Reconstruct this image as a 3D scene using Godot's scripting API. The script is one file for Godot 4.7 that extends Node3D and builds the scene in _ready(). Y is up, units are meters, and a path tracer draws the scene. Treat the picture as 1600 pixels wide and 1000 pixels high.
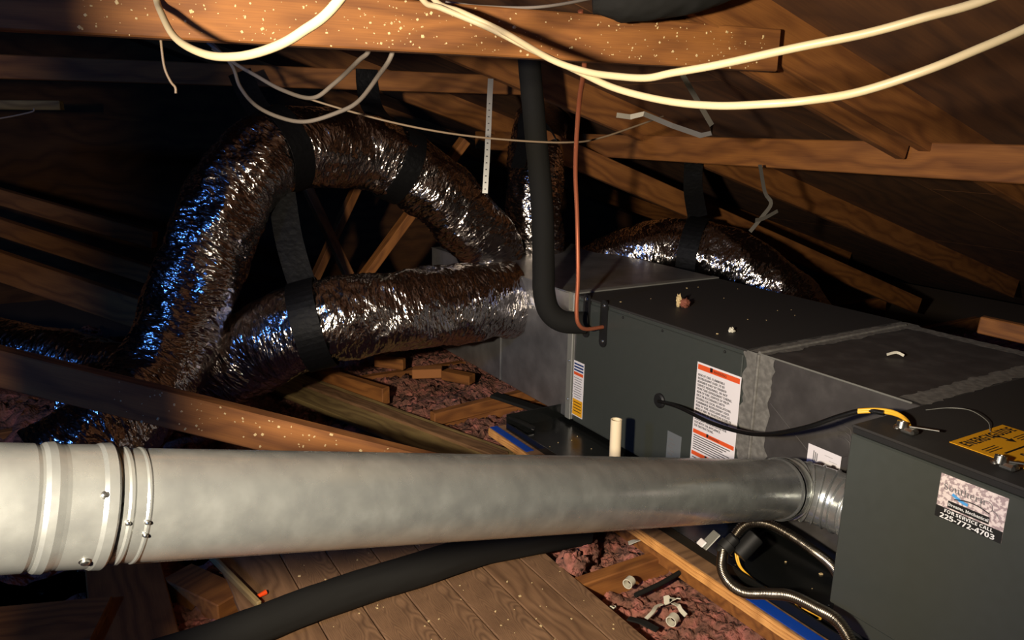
extends Node3D

var mats := {}
var used := {}
var rng := RandomNumberGenerator.new()

# ---------------------------------------------------------------- naming
func numbered(called: String) -> String:
	if not used.has(called):
		used[called] = 0
		return called
	used[called] += 1
	return "%s_%03d" % [called, used[called]]

func tag(o: Node, label: String, category: String, group := "", kind := "") -> Node:
	if label != "":
		o.set_meta("label", label)
	if category != "":
		o.set_meta("category", category)
	if group != "":
		o.set_meta("group", group)
	if kind != "":
		o.set_meta("kind", kind)
	return o

func thing(called: String, label: String, category: String, at := Vector3.ZERO, group := "") -> Node3D:
	var o := Node3D.new()
	o.name = numbered(called)
	add_child(o)
	o.position = at
	tag(o, label, category, group)
	return o

# one mesh under a parent; top-level when parent is self. Mesh is given in world coordinates unless xf says otherwise.
func obj(called: String, mesh: Mesh, m: Material, parent: Node = null, xf := Transform3D.IDENTITY) -> MeshInstance3D:
	var o := MeshInstance3D.new()
	o.mesh = mesh
	o.material_override = m
	if parent == null or parent == self:
		o.name = numbered(called)
		add_child(o)
		o.transform = xf
	else:
		o.name = called
		parent.add_child(o, true)
		o.transform = (parent as Node3D).global_transform.affine_inverse() * xf
	return o

# ---------------------------------------------------------------- geometry
func quad(st: SurfaceTool, a: Vector3, b: Vector3, c: Vector3, d: Vector3, n: Vector3) -> void:
	# corners in any turn; wound so that n is the outside
	var flip := (b - a).cross(c - a).dot(n) > 0.0
	var t := [a, c, b, a, d, c] if flip else [a, b, c, a, c, d]
	for p in t:
		st.set_normal(n)
		st.add_vertex(p)

func tri(st: SurfaceTool, a: Vector3, b: Vector3, c: Vector3, n: Vector3) -> void:
	var flip := (b - a).cross(c - a).dot(n) > 0.0
	for p in ([a, c, b] if flip else [a, b, c]):
		st.set_normal(n)
		st.add_vertex(p)

func add_box(st: SurfaceTool, size: Vector3, ch: float, xf := Transform3D.IDENTITY) -> void:
	var h := size * 0.5
	var c := minf(ch, minf(h.x, minf(h.y, h.z)) * 0.9)
	var i := h - Vector3(c, c, c)
	for ax in 3:
		var u := (ax + 1) % 3
		var v := (ax + 2) % 3
		for s in [-1.0, 1.0]:
			var n := Vector3.ZERO
			n[ax] = s
			var ps := []
			for k in [[-1.0, -1.0], [1.0, -1.0], [1.0, 1.0], [-1.0, 1.0]]:
				var p := Vector3.ZERO
				p[ax] = s * h[ax]
				p[u] = k[0] * i[u]
				p[v] = k[1] * i[v]
				ps.append(xf * p)
			quad(st, ps[0], ps[1], ps[2], ps[3], xf.basis * n)
	if c < 1e-6:
		return
	for ax in 3:
		var u := (ax + 1) % 3
		var v := (ax + 2) % 3
		for su in [-1.0, 1.0]:
			for sv in [-1.0, 1.0]:
				var ps := []
				for k in [[-1.0, true], [1.0, true], [1.0, false], [-1.0, false]]:
					var p := Vector3.ZERO
					p[ax] = k[0] * i[ax]
					p[u] = su * (h[u] if k[1] else i[u])
					p[v] = sv * (i[v] if k[1] else h[v])
					ps.append(xf * p)
				var n := Vector3.ZERO
				n[u] = su
				n[v] = sv
				quad(st, ps[0], ps[1], ps[2], ps[3], (xf.basis * n).normalized())
	for sx in [-1.0, 1.0]:
		for sy in [-1.0, 1.0]:
			for sz in [-1.0, 1.0]:
				var s := Vector3(sx, sy, sz)
				tri(st, xf * (s * Vector3(h.x, i.y, i.z)), xf * (s * Vector3(i.x, h.y, i.z)), xf * (s * Vector3(i.x, i.y, h.z)), (xf.basis * s).normalized())

func st_new() -> SurfaceTool:
	var st := SurfaceTool.new()
	st.begin(Mesh.PRIMITIVE_TRIANGLES)
	return st

func box_mesh(size: Vector3, ch := 0.002) -> ArrayMesh:
	var st := st_new()
	add_box(st, size, ch)
	return st.commit()

# box given by two corners in world space, as one object with its origin at its centre
func slab(called: String, lo: Vector3, hi: Vector3, m: Material, parent: Node = null, ch := 0.002) -> MeshInstance3D:
	return obj(called, box_mesh(hi - lo, ch), m, parent, Transform3D(Basis.IDENTITY, (lo + hi) * 0.5))

func frame_between(a: Vector3, b: Vector3, up := Vector3.UP) -> Transform3D:
	var x := (b - a).normalized()
	var z := x.cross(up).normalized()
	var y := z.cross(x).normalized()
	return Transform3D(Basis(x, y, z), (a + b) * 0.5)

# a board from a to b: tall along up, wide across
func board(called: String, a: Vector3, b: Vector3, tall: float, wide: float, m: Material, parent: Node = null, up := Vector3.UP, ch := 0.003) -> MeshInstance3D:
	return obj(called, box_mesh(Vector3(a.distance_to(b), tall, wide), ch), m, parent, frame_between(a, b, up))

func smooth_path(pts: Array, step: float) -> PackedVector3Array:
	var out := PackedVector3Array()
	var n := pts.size()
	for i in n - 1:
		var p0: Vector3 = pts[maxi(i - 1, 0)]
		var p1: Vector3 = pts[i]
		var p2: Vector3 = pts[i + 1]
		var p3: Vector3 = pts[mini(i + 2, n - 1)]
		if i == 0:
			p0 = p1 * 2.0 - p2
		if i == n - 2:
			p3 = p2 * 2.0 - p1
		var k := maxi(1, int(ceil(p1.distance_to(p2) / step)))
		for j in k:
			out.append(p1.cubic_interpolate(p2, p0, p3, float(j) / k))
	out.append(pts[n - 1])
	return out

# rings of frames along a path: [centres, tangents, normals, binormals, lengths]
func frames(c: PackedVector3Array) -> Array:
	var n := c.size()
	var T := PackedVector3Array()
	var N := PackedVector3Array()
	var B := PackedVector3Array()
	var S := PackedFloat32Array()
	var s := 0.0
	for i in n:
		T.append((c[mini(i + 1, n - 1)] - c[maxi(i - 1, 0)]).normalized())
		if i > 0:
			s += c[i].distance_to(c[i - 1])
		S.append(s)
	var nn := T[0].cross(Vector3.UP)
	if nn.length() < 0.05:
		nn = T[0].cross(Vector3.RIGHT)
	nn = nn.normalized()
	for i in n:
		nn = (nn - T[i] * nn.dot(T[i])).normalized()
		N.append(nn)
		B.append(T[i].cross(nn))
	return [c, T, N, B, S]

# a closed tube of rings; P holds rows * cols points, row by row
func ring_mesh(P: PackedVector3Array, rows: int, cols: int, uvs: PackedVector2Array, caps: bool) -> ArrayMesh:
	var nor := PackedVector3Array()
	nor.resize(rows * (cols + 1))
	var pos := PackedVector3Array()
	pos.resize(rows * (cols + 1))
	for i in rows:
		var up := maxi(i - 1, 0) * cols
		var dn := mini(i + 1, rows - 1) * cols
		for k in cols + 1:
			var kk := k % cols
			var around := P[i * cols + (kk + 1) % cols] - P[i * cols + (kk + cols - 1) % cols]
			var along := P[dn + kk] - P[up + kk]
			nor[i * (cols + 1) + k] = around.cross(along).normalized()
			pos[i * (cols + 1) + k] = P[i * cols + kk]
	var idx := PackedInt32Array()
	for i in rows - 1:
		for k in cols:
			var a := i * (cols + 1) + k
			var b := a + cols + 1
			idx.append_array(PackedInt32Array([a, b, a + 1, a + 1, b, b + 1]))
	if caps:
		for e in [0, rows - 1]:
			var mid := Vector3.ZERO
			for k in cols:
				mid += P[e * cols + k]
			mid /= cols
			var inner := P[(1 if e == 0 else rows - 2) * cols]
			var outward := (mid - inner)
			outward = outward - (P[e * cols] - mid).normalized() * outward.dot((P[e * cols] - mid).normalized())
			var n := (P[e * cols + 1] - P[e * cols]).cross(P[e * cols + int(cols / 3.0)] - P[e * cols]).normalized()
			if n.dot(outward) < 0.0:
				n = -n
			var base := pos.size()
			for k in cols:
				pos.append(P[e * cols + k])
				nor.append(n)
				uvs.append(Vector2.ZERO)
			pos.append(mid)
			nor.append(n)
			uvs.append(Vector2.ZERO)
			for k in cols:
				var k2 := (k + 1) % cols
				if e == 0:
					idx.append_array(PackedInt32Array([base + cols, base + k, base + k2]))
				else:
					idx.append_array(PackedInt32Array([base + cols, base + k2, base + k]))
	var arr := []
	arr.resize(Mesh.ARRAY_MAX)
	arr[Mesh.ARRAY_VERTEX] = pos
	arr[Mesh.ARRAY_NORMAL] = nor
	arr[Mesh.ARRAY_TEX_UV] = uvs
	arr[Mesh.ARRAY_INDEX] = idx
	var m := ArrayMesh.new()
	m.add_surface_from_arrays(Mesh.PRIMITIVE_TRIANGLES, arr)
	return m

# radius may be a number or a Callable(s, angle)
func sweep(pts: Array, radius, cols := 12, step := 0.01, uv_m := 0.3, caps := true, path := true) -> ArrayMesh:
	var c := smooth_path(pts, step) if path else PackedVector3Array(pts)
	var f := frames(c)
	var rows := c.size()
	var P := PackedVector3Array()
	P.resize(rows * cols)
	var uv := PackedVector2Array()
	for i in rows:
		for k in cols:
			var a := TAU * k / cols
			var r: float = radius.call(f[4][i], a) if radius is Callable else radius
			P[i * cols + k] = c[i] + (f[2][i] * cos(a) + f[3][i] * sin(a)) * r
		for k in cols + 1:
			uv.append(Vector2(float(k) / cols, f[4][i] / uv_m))
	return ring_mesh(P, rows, cols, uv, caps)

# a flat band along a path
func ribbon(pts: Array, wide: float, thick: float, side: Vector3, step := 0.01, smooth := true) -> ArrayMesh:
	var c := smooth_path(pts, step) if smooth else PackedVector3Array(pts)
	var f := frames(c)
	var st := st_new()
	var rows := []
	for i in c.size():
		var t: Vector3 = f[1][i]
		var s := (side - t * side.dot(t)).normalized()
		var n := t.cross(s).normalized()
		var w := s * wide * 0.5
		var h := n * thick * 0.5
		rows.append([c[i] - w + h, c[i] + w + h, c[i] + w - h, c[i] - w - h, n, s])
	for i in c.size() - 1:
		var r: Array = rows[i]
		var q: Array = rows[i + 1]
		quad(st, r[0], r[1], q[1], q[0], r[4])
		quad(st, r[2], r[3], q[3], q[2], -r[4])
		quad(st, r[1], r[2], q[2], q[1], r[5])
		quad(st, r[3], r[0], q[0], q[3], -r[5])
	quad(st, rows[0][0], rows[0][1], rows[0][2], rows[0][3], -f[1][0])
	var l: Array = rows[-1]
	quad(st, l[0], l[1], l[2], l[3], f[1][c.size() - 1])
	return st.commit()

# turned shape round the axis a->b; profile of [distance, radius]
func turned(a: Vector3, dir: Vector3, profile: Array, cols := 32) -> ArrayMesh:
	var d := dir.normalized()
	var n := d.cross(Vector3.UP)
	if n.length() < 0.05:
		n = d.cross(Vector3.RIGHT)
	n = n.normalized()
	var b := d.cross(n)
	var st := st_new()
	st.set_smooth_group(0)
	var rings := []
	for p in profile:
		var ring := []
		for k in cols:
			var an := TAU * k / cols
			ring.append(a + d * p[0] + (n * cos(an) + b * sin(an)) * p[1])
		rings.append(ring)
	for i in profile.size() - 1:
		var sl: Vector2 = Vector2(profile[i + 1][0] - profile[i][0], profile[i + 1][1] - profile[i][1])
		if sl.length() < 1e-6:
			continue
		sl = sl.normalized()
		for k in cols:
			var k2 := (k + 1) % cols
			var n0 := (n * cos(TAU * k / cols) + b * sin(TAU * k / cols)) * sl.x - d * sl.y
			var n1 := (n * cos(TAU * k2 / cols) + b * sin(TAU * k2 / cols)) * sl.x - d * sl.y
			var v := [[rings[i][k], n0, k, i], [rings[i + 1][k], n0, k, i + 1], [rings[i][k2], n1, k + 1, i], [rings[i][k2], n1, k + 1, i], [rings[i + 1][k], n0, k, i + 1], [rings[i + 1][k2], n1, k + 1, i + 1]]
			for p in v:
				st.set_normal(p[1])
				st.set_uv(Vector2(float(p[2]) / cols, profile[p[3]][0] / 0.3))
				st.add_vertex(p[0])
	return st.commit()

# ---------------------------------------------------------------- textures and materials
func noise_tex(freq: float, kind := FastNoiseLite.TYPE_SIMPLEX, octaves := 4, sd := 1, size := 512, ramp := [], normal := 0.0, fractal := FastNoiseLite.FRACTAL_FBM) -> NoiseTexture2D:
	var n := FastNoiseLite.new()
	n.noise_type = kind
	n.frequency = freq
	n.fractal_octaves = octaves
	n.fractal_type = fractal
	n.seed = sd
	var t := NoiseTexture2D.new()
	t.width = size
	t.height = size
	t.seamless = true
	t.noise = n
	if normal > 0.0:
		t.as_normal_map = true
		t.bump_strength = normal
	if ramp.size() > 0:
		var g := Gradient.new()
		var offs := PackedFloat32Array()
		var cols := PackedColorArray()
		for r in ramp:
			offs.append(r[0])
			cols.append(r[1])
		g.offsets = offs
		g.colors = cols
		t.color_ramp = g
	return t

# grain along u; folded in u so that it repeats without a break
func wood_tex(sd: int, dark: Color, light: Color, w := 512, h := 256, cathedral := 0.0) -> ImageTexture:
	var n := FastNoiseLite.new()
	n.seed = sd
	n.frequency = 1.0
	n.fractal_octaves = 3
	var im := Image.create(w, h, false, Image.FORMAT_RGB8)
	for x in w:
		var fx := absf(x - w * 0.5) / (w * 0.5)
		for y in h:
			var fy := float(y) / h
			var warp := n.get_noise_2d(fx * 2.2 + 7.0, fy * 2.5)
			var t: float
			if cathedral > 0.0:
				var cy := fposmod(fy * 4.0, 1.0) - 0.5
				t = sin((cy * cy * 9.0 * cathedral + fx * 2.6 + warp * 0.9) * 34.0)
			else:
				t = sin((fy + warp * 0.16) * 62.0)
			t = 0.5 + 0.5 * t
			t = pow(t, 0.6)
			var fine := n.get_noise_2d(fx * 9.0, fy * 150.0) * 0.5 + 0.5
			var patch := n.get_noise_2d(fx * 5.0 + 40.0, fy * 3.0 + 20.0) * 0.5 + 0.5
			var k := clampf(t * 0.42 + fine * 0.38 + patch * 0.35 - 0.08, 0.0, 1.0)
			im.set_pixel(x, y, dark.lerp(light, k))
	return ImageTexture.create_from_image(im)

# crinkled film: creases that run mostly round the duct; u closes on itself, v is folded at the ends
func crinkle_tex() -> ImageTexture:
	var w := 1024
	var h := 768
	var a := FastNoiseLite.new()
	a.seed = 5
	a.frequency = 1.0
	a.fractal_octaves = 3
	a.fractal_type = FastNoiseLite.FRACTAL_RIDGED
	var c := FastNoiseLite.new()
	c.noise_type = FastNoiseLite.TYPE_CELLULAR
	c.cellular_return_type = FastNoiseLite.RETURN_DISTANCE
	c.seed = 6
	c.frequency = 1.0
	c.fractal_type = FastNoiseLite.FRACTAL_NONE
	var im := Image.create(w, h, false, Image.FORMAT_RGB8)
	for x in w:
		var an := TAU * x / w
		var cx := cos(an)
		var sx := sin(an)
		for y in h:
			var v := absf(y - h * 0.5) / (h * 0.5) * 0.3
			var t := v + sin(an * 3.0) * 0.006 + sin(an) * 0.012
			var k := c.get_noise_3d(cx * 4.2, sx * 4.2, t * 85.0) * 0.5 + 0.5
			var f := c.get_noise_3d(cx * 11.0 + 20.0, sx * 11.0, t * 150.0) * 0.5 + 0.5
			var d := a.get_noise_3d(cx * 2.0, sx * 2.0, t * 40.0) * 0.5 + 0.5
			var g := clampf(k * 0.5 + f * 0.2 + d * 0.3, 0.0, 1.0)
			im.set_pixel(x, y, Color(g, g, g))
	im.convert(Image.FORMAT_RGBA8)
	im.bump_map_to_normal_map(13.0)
	return ImageTexture.create_from_image(im)

func mat(called: String, color: Color, rough := 0.6, metal := 0.0) -> StandardMaterial3D:
	var m := StandardMaterial3D.new()
	m.resource_name = called
	m.albedo_color = color
	m.roughness = rough
	m.metallic = metal
	mats[called] = m
	return m

func wood_mat(called: String, tex: Texture2D, tint: Color, scale := Vector3(0.45, 2.6, 2.6), offset := Vector3(0.1, 0.37, 0.37), rough := 0.75) -> StandardMaterial3D:
	var m := mat(called, tint, rough)
	m.albedo_texture = tex
	m.uv1_triplanar = true
	m.uv1_triplanar_sharpness = 8.0
	m.uv1_scale = scale
	m.uv1_offset = offset
	return m

func tri_map(m: StandardMaterial3D, scale: float, world := true) -> StandardMaterial3D:
	m.uv1_triplanar = true
	m.uv1_world_triplanar = world
	m.uv1_scale = Vector3(scale, scale, scale)
	return m

func make_materials() -> void:
	var fir := wood_tex(3, Color(0.50, 0.31, 0.15), Color(0.86, 0.60, 0.34))
	wood_mat("fir", fir, Color(0.74, 0.69, 0.58))
	wood_mat("fir_coarse", fir, Color(0.74, 0.69, 0.58), Vector3(0.4, 2.2, 2.2), Vector3(0.6, 0.29, 0.41))
	wood_mat("fir_old", wood_tex(9, Color(0.42, 0.34, 0.24), Color(0.72, 0.64, 0.46)), Color(0.95, 0.92, 0.82))
	var ply := wood_tex(21, Color(0.32, 0.20, 0.12), Color(0.56, 0.38, 0.24))
	wood_mat("sheathing", ply, Color(0.84, 0.80, 0.64), Vector3(0.3, 0.8, 0.8), Vector3(0.2, 0.2, 0.2), 0.85)
	wood_mat("deck_oak", wood_tex(14, Color(0.32, 0.25, 0.19), Color(0.60, 0.49, 0.38), 1024, 256, 1.0), Color(1.0, 0.94, 0.88), Vector3(0.9, 1.9, 2.4), Vector3(0.2, 0.3, 0.3), 0.6)
	wood_mat("deck_oak_b", wood_tex(31, Color(0.34, 0.26, 0.19), Color(0.58, 0.47, 0.36), 512, 256, 0.0), Color(1.0, 0.94, 0.88), Vector3(0.6, 3.2, 3.2), Vector3(0.4, 0.1, 0.2), 0.6)
	wood_mat("ply_edge", wood_tex(44, Color(0.58, 0.40, 0.22), Color(0.95, 0.74, 0.48)), Color(1, 0.95, 0.85), Vector3(0.8, 9.0, 9.0), Vector3(0.1, 0.3, 0.3))

	# foil jacket: mirror film full of fine crinkles
	var foil := mat("foil", Color(0.78, 0.75, 0.73), 0.18, 1.0)
	foil.normal_enabled = true
	foil.normal_texture = crinkle_tex()
	foil.normal_scale = 1.0
	foil.uv1_scale = Vector3(1.0, 0.5, 1.0)

	var galv := mat("galvanised", Color(0.94, 0.955, 0.96), 0.35, 0.80)
	galv.albedo_texture = noise_tex(0.012, FastNoiseLite.TYPE_SIMPLEX, 5, 8, 512, [[0.0, Color(0.68, 0.68, 0.67)], [0.5, Color(0.75, 0.75, 0.73)], [1.0, Color(0.83, 0.83, 0.81)]])
	galv.roughness_texture = noise_tex(0.02, FastNoiseLite.TYPE_SIMPLEX, 4, 18, 256, [[0.0, Color(0.6, 0.6, 0.6)], [1.0, Color(1, 1, 1)]])
	tri_map(galv, 3.0)
	var alum := mat("sheet_metal", Color(0.95, 0.95, 0.95), 0.34, 0.75)
	alum.albedo_texture = noise_tex(0.008, FastNoiseLite.TYPE_SIMPLEX, 4, 28, 512, [[0.0, Color(0.52, 0.52, 0.52)], [1.0, Color(0.68, 0.68, 0.68)]])
	tri_map(alum, 1.5)
	var dusty := mat("dusty_sheet_metal", Color(0.9, 0.9, 0.9), 0.6, 0.55)
	dusty.albedo_texture = noise_tex(0.01, FastNoiseLite.TYPE_SIMPLEX, 5, 38, 512, [[0.0, Color(0.31, 0.295, 0.285)], [0.55, Color(0.35, 0.335, 0.325)], [1.0, Color(0.41, 0.395, 0.38)]])
	tri_map(dusty, 2.0)
	var seal := mat("duct_sealant", Color(1, 1, 1), 0.7, 0.15)
	seal.albedo_texture = noise_tex(0.015, FastNoiseLite.TYPE_SIMPLEX, 5, 48, 512, [[0.0, Color(0.36, 0.35, 0.33)], [0.5, Color(0.42, 0.41, 0.385)], [1.0, Color(0.50, 0.49, 0.46)]])
	tri_map(seal, 5.0)
	var cab := mat("cabinet_paint", Color(0.22, 0.235, 0.22), 0.5, 0.0)
	cab.roughness_texture = noise_tex(0.03, FastNoiseLite.TYPE_SIMPLEX, 3, 58, 256, [[0.0, Color(0.8, 0.8, 0.8)], [1.0, Color(1, 1, 1)]])
	tri_map(cab, 4.0)
	var cab2 := mat("cabinet_paint_shaded", Color(0.20, 0.195, 0.19), 0.6, 0.0)  # same cabinet paint, with the dimmer grazing light on the tops put into its colour
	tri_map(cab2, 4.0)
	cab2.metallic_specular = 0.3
	mat("black_gasket", Color(0.06, 0.06, 0.06), 0.6)
	mat("foam_black", Color(0.105, 0.102, 0.092), 0.85).metallic_specular = 0.3
	var strap := mat("strap_black", Color(0.05, 0.05, 0.053), 0.55)
	strap.metallic_specular = 0.25
	strap.normal_enabled = true
	strap.normal_texture = noise_tex(0.02, FastNoiseLite.TYPE_SIMPLEX, 3, 68, 256, [], 2.0)
	tri_map(strap, 5.0)
	var pan := mat("pan_black", Color(0.07, 0.075, 0.07), 0.28)
	pan.roughness_texture = noise_tex(0.02, FastNoiseLite.TYPE_SIMPLEX, 4, 78, 256, [[0.0, Color(0.6, 0.6, 0.6)], [1.0, Color(1, 1, 1)]])
	tri_map(pan, 4.0)
	mat("romex", Color(0.74, 0.67, 0.52), 0.45)
	mat("cable_grey", Color(0.50, 0.46, 0.42), 0.5)
	mat("wire_tan", Color(0.55, 0.47, 0.38), 0.5)
	mat("copper", Color(0.76, 0.44, 0.31), 0.42, 0.55)
	mat("steel", Color(0.80, 0.80, 0.78), 0.28, 1.0)
	mat("steel_dull", Color(0.55, 0.55, 0.52), 0.45, 0.4)
	mat("strap_steel", Color(0.40, 0.38, 0.34), 0.5, 0.5)
	mat("gas_steel", Color(0.50, 0.47, 0.42), 0.3, 1.0)
	mat("pvc", Color(0.93, 0.86, 0.72), 0.4)
	mat("pvc_white", Color(0.80, 0.78, 0.70), 0.5)
	mat("wire_black", Color(0.035, 0.035, 0.035), 0.4)
	mat("wire_yellow", Color(0.93, 0.70, 0.20), 0.45)
	mat("orange", Color(0.95, 0.30, 0.07), 0.5)
	mat("blue_film", Color(0.05, 0.25, 0.62), 0.4)
	mat("paper", Color(0.88, 0.86, 0.86), 0.55)
	mat("print_orange", Color(0.86, 0.33, 0.14), 0.55)
	mat("print_black", Color(0.05, 0.05, 0.05), 0.6)
	mat("print_grey", Color(0.40, 0.40, 0.40), 0.6)
	mat("print_blue", Color(0.10, 0.20, 0.42), 0.55)
	mat("sky_blue", Color(0.30, 0.62, 0.88), 0.5)
	mat("print_white", Color(0.92, 0.92, 0.92), 0.55)
	mat("yellow_label", Color(0.90, 0.64, 0.10), 0.5)
	mat("silver_label", Color(0.50, 0.52, 0.53), 0.4, 0.4)
	mat("fleck", Color(0.80, 0.70, 0.50), 0.8)
	mat("flake_red", Color(0.50, 0.28, 0.20), 0.8)
	mat("cardboard", Color(0.62, 0.40, 0.22), 0.85)
	var camo := mat("camo_paper", Color(1, 1, 1), 0.55)
	camo.albedo_texture = noise_tex(0.02, FastNoiseLite.TYPE_SIMPLEX, 3, 88, 256, [[0.0, Color(0.62, 0.55, 0.56)], [0.42, Color(0.66, 0.59, 0.60)], [0.5, Color(0.86, 0.80, 0.79)], [1.0, Color(0.90, 0.85, 0.84)]])
	tri_map(camo, 20.0, false)
	var ins := mat("insulation", Color(1, 1, 1), 0.95)
	ins.albedo_texture = noise_tex(0.012, FastNoiseLite.TYPE_SIMPLEX, 6, 98, 512, [[0.0, Color(0.30, 0.20, 0.15)], [0.42, Color(0.46, 0.31, 0.25)], [0.62, Color(0.57, 0.36, 0.30)], [1.0, Color(0.78, 0.46, 0.42)]])
	ins.normal_enabled = true
	ins.normal_texture = noise_tex(0.04, FastNoiseLite.TYPE_SIMPLEX, 4, 99, 512, [], 8.0)
	tri_map(ins, 2.2)
	mat("drywall", Color(0.42, 0.36, 0.30), 0.9)
	var glow := mat("lamp_glow", Color(1, 1, 1), 0.5)
	glow.emission_enabled = true
	glow.emission = Color(1.0, 0.94, 0.85)
	glow.emission_energy_multiplier = 2.0
	var sky := mat("daylight_pane", Color(0.5, 0.65, 0.9), 0.4)
	sky.emission_enabled = true
	sky.emission = Color(0.32, 0.57, 1.0)
	sky.emission_energy_multiplier = 1.5

# ---------------------------------------------------------------- lettering
func lettering(parent: Node, text: String, xf: Transform3D, height: float, m: Material, align := HORIZONTAL_ALIGNMENT_LEFT, stretch := 1.0, bold := false, spacing := 0.0, face := "Droid Sans") -> MeshInstance3D:
	var t := TextMesh.new()
	var f := SystemFont.new()
	f.font_names = PackedStringArray([face])
	if bold:
		f.font_weight = 700
	t.font = f
	t.text = text
	t.font_size = 40
	t.pixel_size = height / 40.0
	t.depth = 0.0003
	t.curve_step = 6.0
	t.horizontal_alignment = align
	t.line_spacing = spacing
	var x := xf
	x.basis = Basis(xf.basis.x * stretch, xf.basis.y, xf.basis.z)
	return obj("lettering", t, m, parent, x)

# a thin label: centre, right, up, size. Returns [node, function to place things on it]
func label_plate(called: String, parent: Node, centre: Vector3, u: Vector3, v: Vector3, size: Vector2, m: Material) -> MeshInstance3D:
	var b := Basis(u, v, u.cross(v))
	return obj(called, box_mesh(Vector3(size.x, size.y, 0.0012), 0.0003), m, parent, Transform3D(b, centre + u.cross(v) * 0.0006))

func on_plate(o: Node3D, x: float, y: float, lift := 0.0009) -> Transform3D:
	var g := o.global_transform
	return Transform3D(g.basis, g * Vector3(x, y, lift))

func strip_on(called: String, o: Node3D, x: float, y: float, w: float, h: float, m: Material) -> MeshInstance3D:
	return obj(called, box_mesh(Vector3(w, h, 0.0004), 0.0), m, o, on_plate(o, x, y, 0.0007))

# ---------------------------------------------------------------- flex duct
func flex_duct(called: String, pts: Array, r: float, label: String, sd: int, squash := 0.0) -> Node3D:
	var n := FastNoiseLite.new()
	n.seed = sd
	n.frequency = 1.0
	n.fractal_octaves = 2
	var ridge := FastNoiseLite.new()
	ridge.seed = sd + 50
	ridge.frequency = 1.0
	ridge.fractal_octaves = 3
	ridge.fractal_type = FastNoiseLite.FRACTAL_RIDGED
	var rad := func(s: float, a: float) -> float:
		var cx := cos(a)
		var sx := sin(a)
		var d := n.get_noise_3d(cx * 0.9, sx * 0.9, s * 5.0) * 0.016
		var tw := s + a * 0.012 + n.get_noise_2d(a * 0.6 + 9.0, s * 4.0) * 0.012
		d += ridge.get_noise_3d(cx * 1.3, sx * 1.3, tw * 24.0) * 0.0042
		d += ridge.get_noise_3d(cx * 4.0 + 5.0, sx * 4.0, tw * 70.0) * 0.0015
		d += squash * sin(a * 2.0) * 0.01
		return r + d
	var t := thing(called, label, "duct", pts[0])
	obj("jacket", sweep(pts, rad, 112, 0.0055, 0.3), mats["foil"], t)
	return t

# a band of strap round a duct where its path comes nearest to p
func strap_loop(parent: Node, pts: Array, p: Vector3, r: float, wide: float, tilt := Vector3.ZERO) -> MeshInstance3D:
	var c := smooth_path(pts, 0.01)
	var f := frames(c)
	var best := 0
	for i in c.size():
		if c[i].distance_to(p) < c[best].distance_to(p):
			best = i
	var t: Vector3 = (f[1][best] + tilt).normalized()
	var nn: Vector3 = (f[2][best] - t * f[2][best].dot(t)).normalized()
	var bb := t.cross(nn)
	var loop := []
	for k in 49:
		var a := TAU * k / 48.0
		loop.append(c[best] + (nn * cos(a) + bb * sin(a)) * (r + 0.002 * sin(a * 5.0)))
	return obj("loop", ribbon(loop, wide, 0.003, t, 0.02, false), mats["strap_black"], parent)

# ---------------------------------------------------------------- insulation
func batting(called: String, lo: Vector2, hi: Vector2, y: float, cell: float, amp: float, sd: int, label: String) -> void:
	var n := FastNoiseLite.new()
	n.seed = sd
	n.frequency = 1.0
	n.fractal_octaves = 4
	var nx := int((hi.x - lo.x) / cell) + 1
	var nz := int((hi.y - lo.y) / cell) + 1
	var pos := PackedVector3Array()
	var nor := PackedVector3Array()
	for i in nz:
		for k in nx:
			var x := lo.x + k * cell
			var z := lo.y + i * cell
			var lump := 1.0 - absf(n.get_noise_2d(x * 9.0, z * 9.0)) * 2.2
			var h := n.get_noise_2d(x * 3.0 + 11.0, z * 3.0) * 0.8 + lump * 0.45 + n.get_noise_2d(x * 34.0, z * 34.0) * 0.42
			pos.append(Vector3(x + n.get_noise_2d(x * 30.0 + 3.0, z * 30.0) * cell * 1.2, y + h * amp, z + n.get_noise_2d(x * 30.0, z * 30.0 + 8.0) * cell * 1.2))
	for i in nz:
		for k in nx:
			var dx := pos[i * nx + mini(k + 1, nx - 1)] - pos[i * nx + maxi(k - 1, 0)]
			var dz := pos[mini(i + 1, nz - 1) * nx + k] - pos[maxi(i - 1, 0) * nx + k]
			nor.append(dz.cross(dx).normalized())
	var idx := PackedInt32Array()
	for i in nz - 1:
		for k in nx - 1:
			var a := i * nx + k
			idx.append_array(PackedInt32Array([a, a + 1, a + nx, a + 1, a + nx + 1, a + nx]))
	# skirt down to the ceiling below, so that the blanket has thickness
	var rim := []
	for k in nx:
		rim.append(k)
	for i in range(1, nz):
		rim.append(i * nx + nx - 1)
	for k in range(nx - 2, -1, -1):
		rim.append((nz - 1) * nx + k)
	for i in range(nz - 2, -1, -1):
		rim.append(i * nx)
	for j in rim.size() - 1:
		var a: int = rim[j]
		var b: int = rim[j + 1]
		var base := pos.size()
		var out := (pos[b] - pos[a]).cross(Vector3.UP).normalized()
		for v in [pos[a], pos[b], Vector3(pos[b].x, y - amp - 0.05, pos[b].z), Vector3(pos[a].x, y - amp - 0.05, pos[a].z)]:
			pos.append(v)
			nor.append(out)
		idx.append_array(PackedInt32Array([base, base + 2, base + 1, base, base + 3, base + 2]))
	var arr := []
	arr.resize(Mesh.ARRAY_MAX)
	arr[Mesh.ARRAY_VERTEX] = pos
	arr[Mesh.ARRAY_NORMAL] = nor
	arr[Mesh.ARRAY_INDEX] = idx
	var m := ArrayMesh.new()
	m.add_surface_from_arrays(Mesh.PRIMITIVE_TRIANGLES, arr)
	tag(obj(called, m, mats["insulation"]), label, "insulation", "", "stuff")

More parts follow.
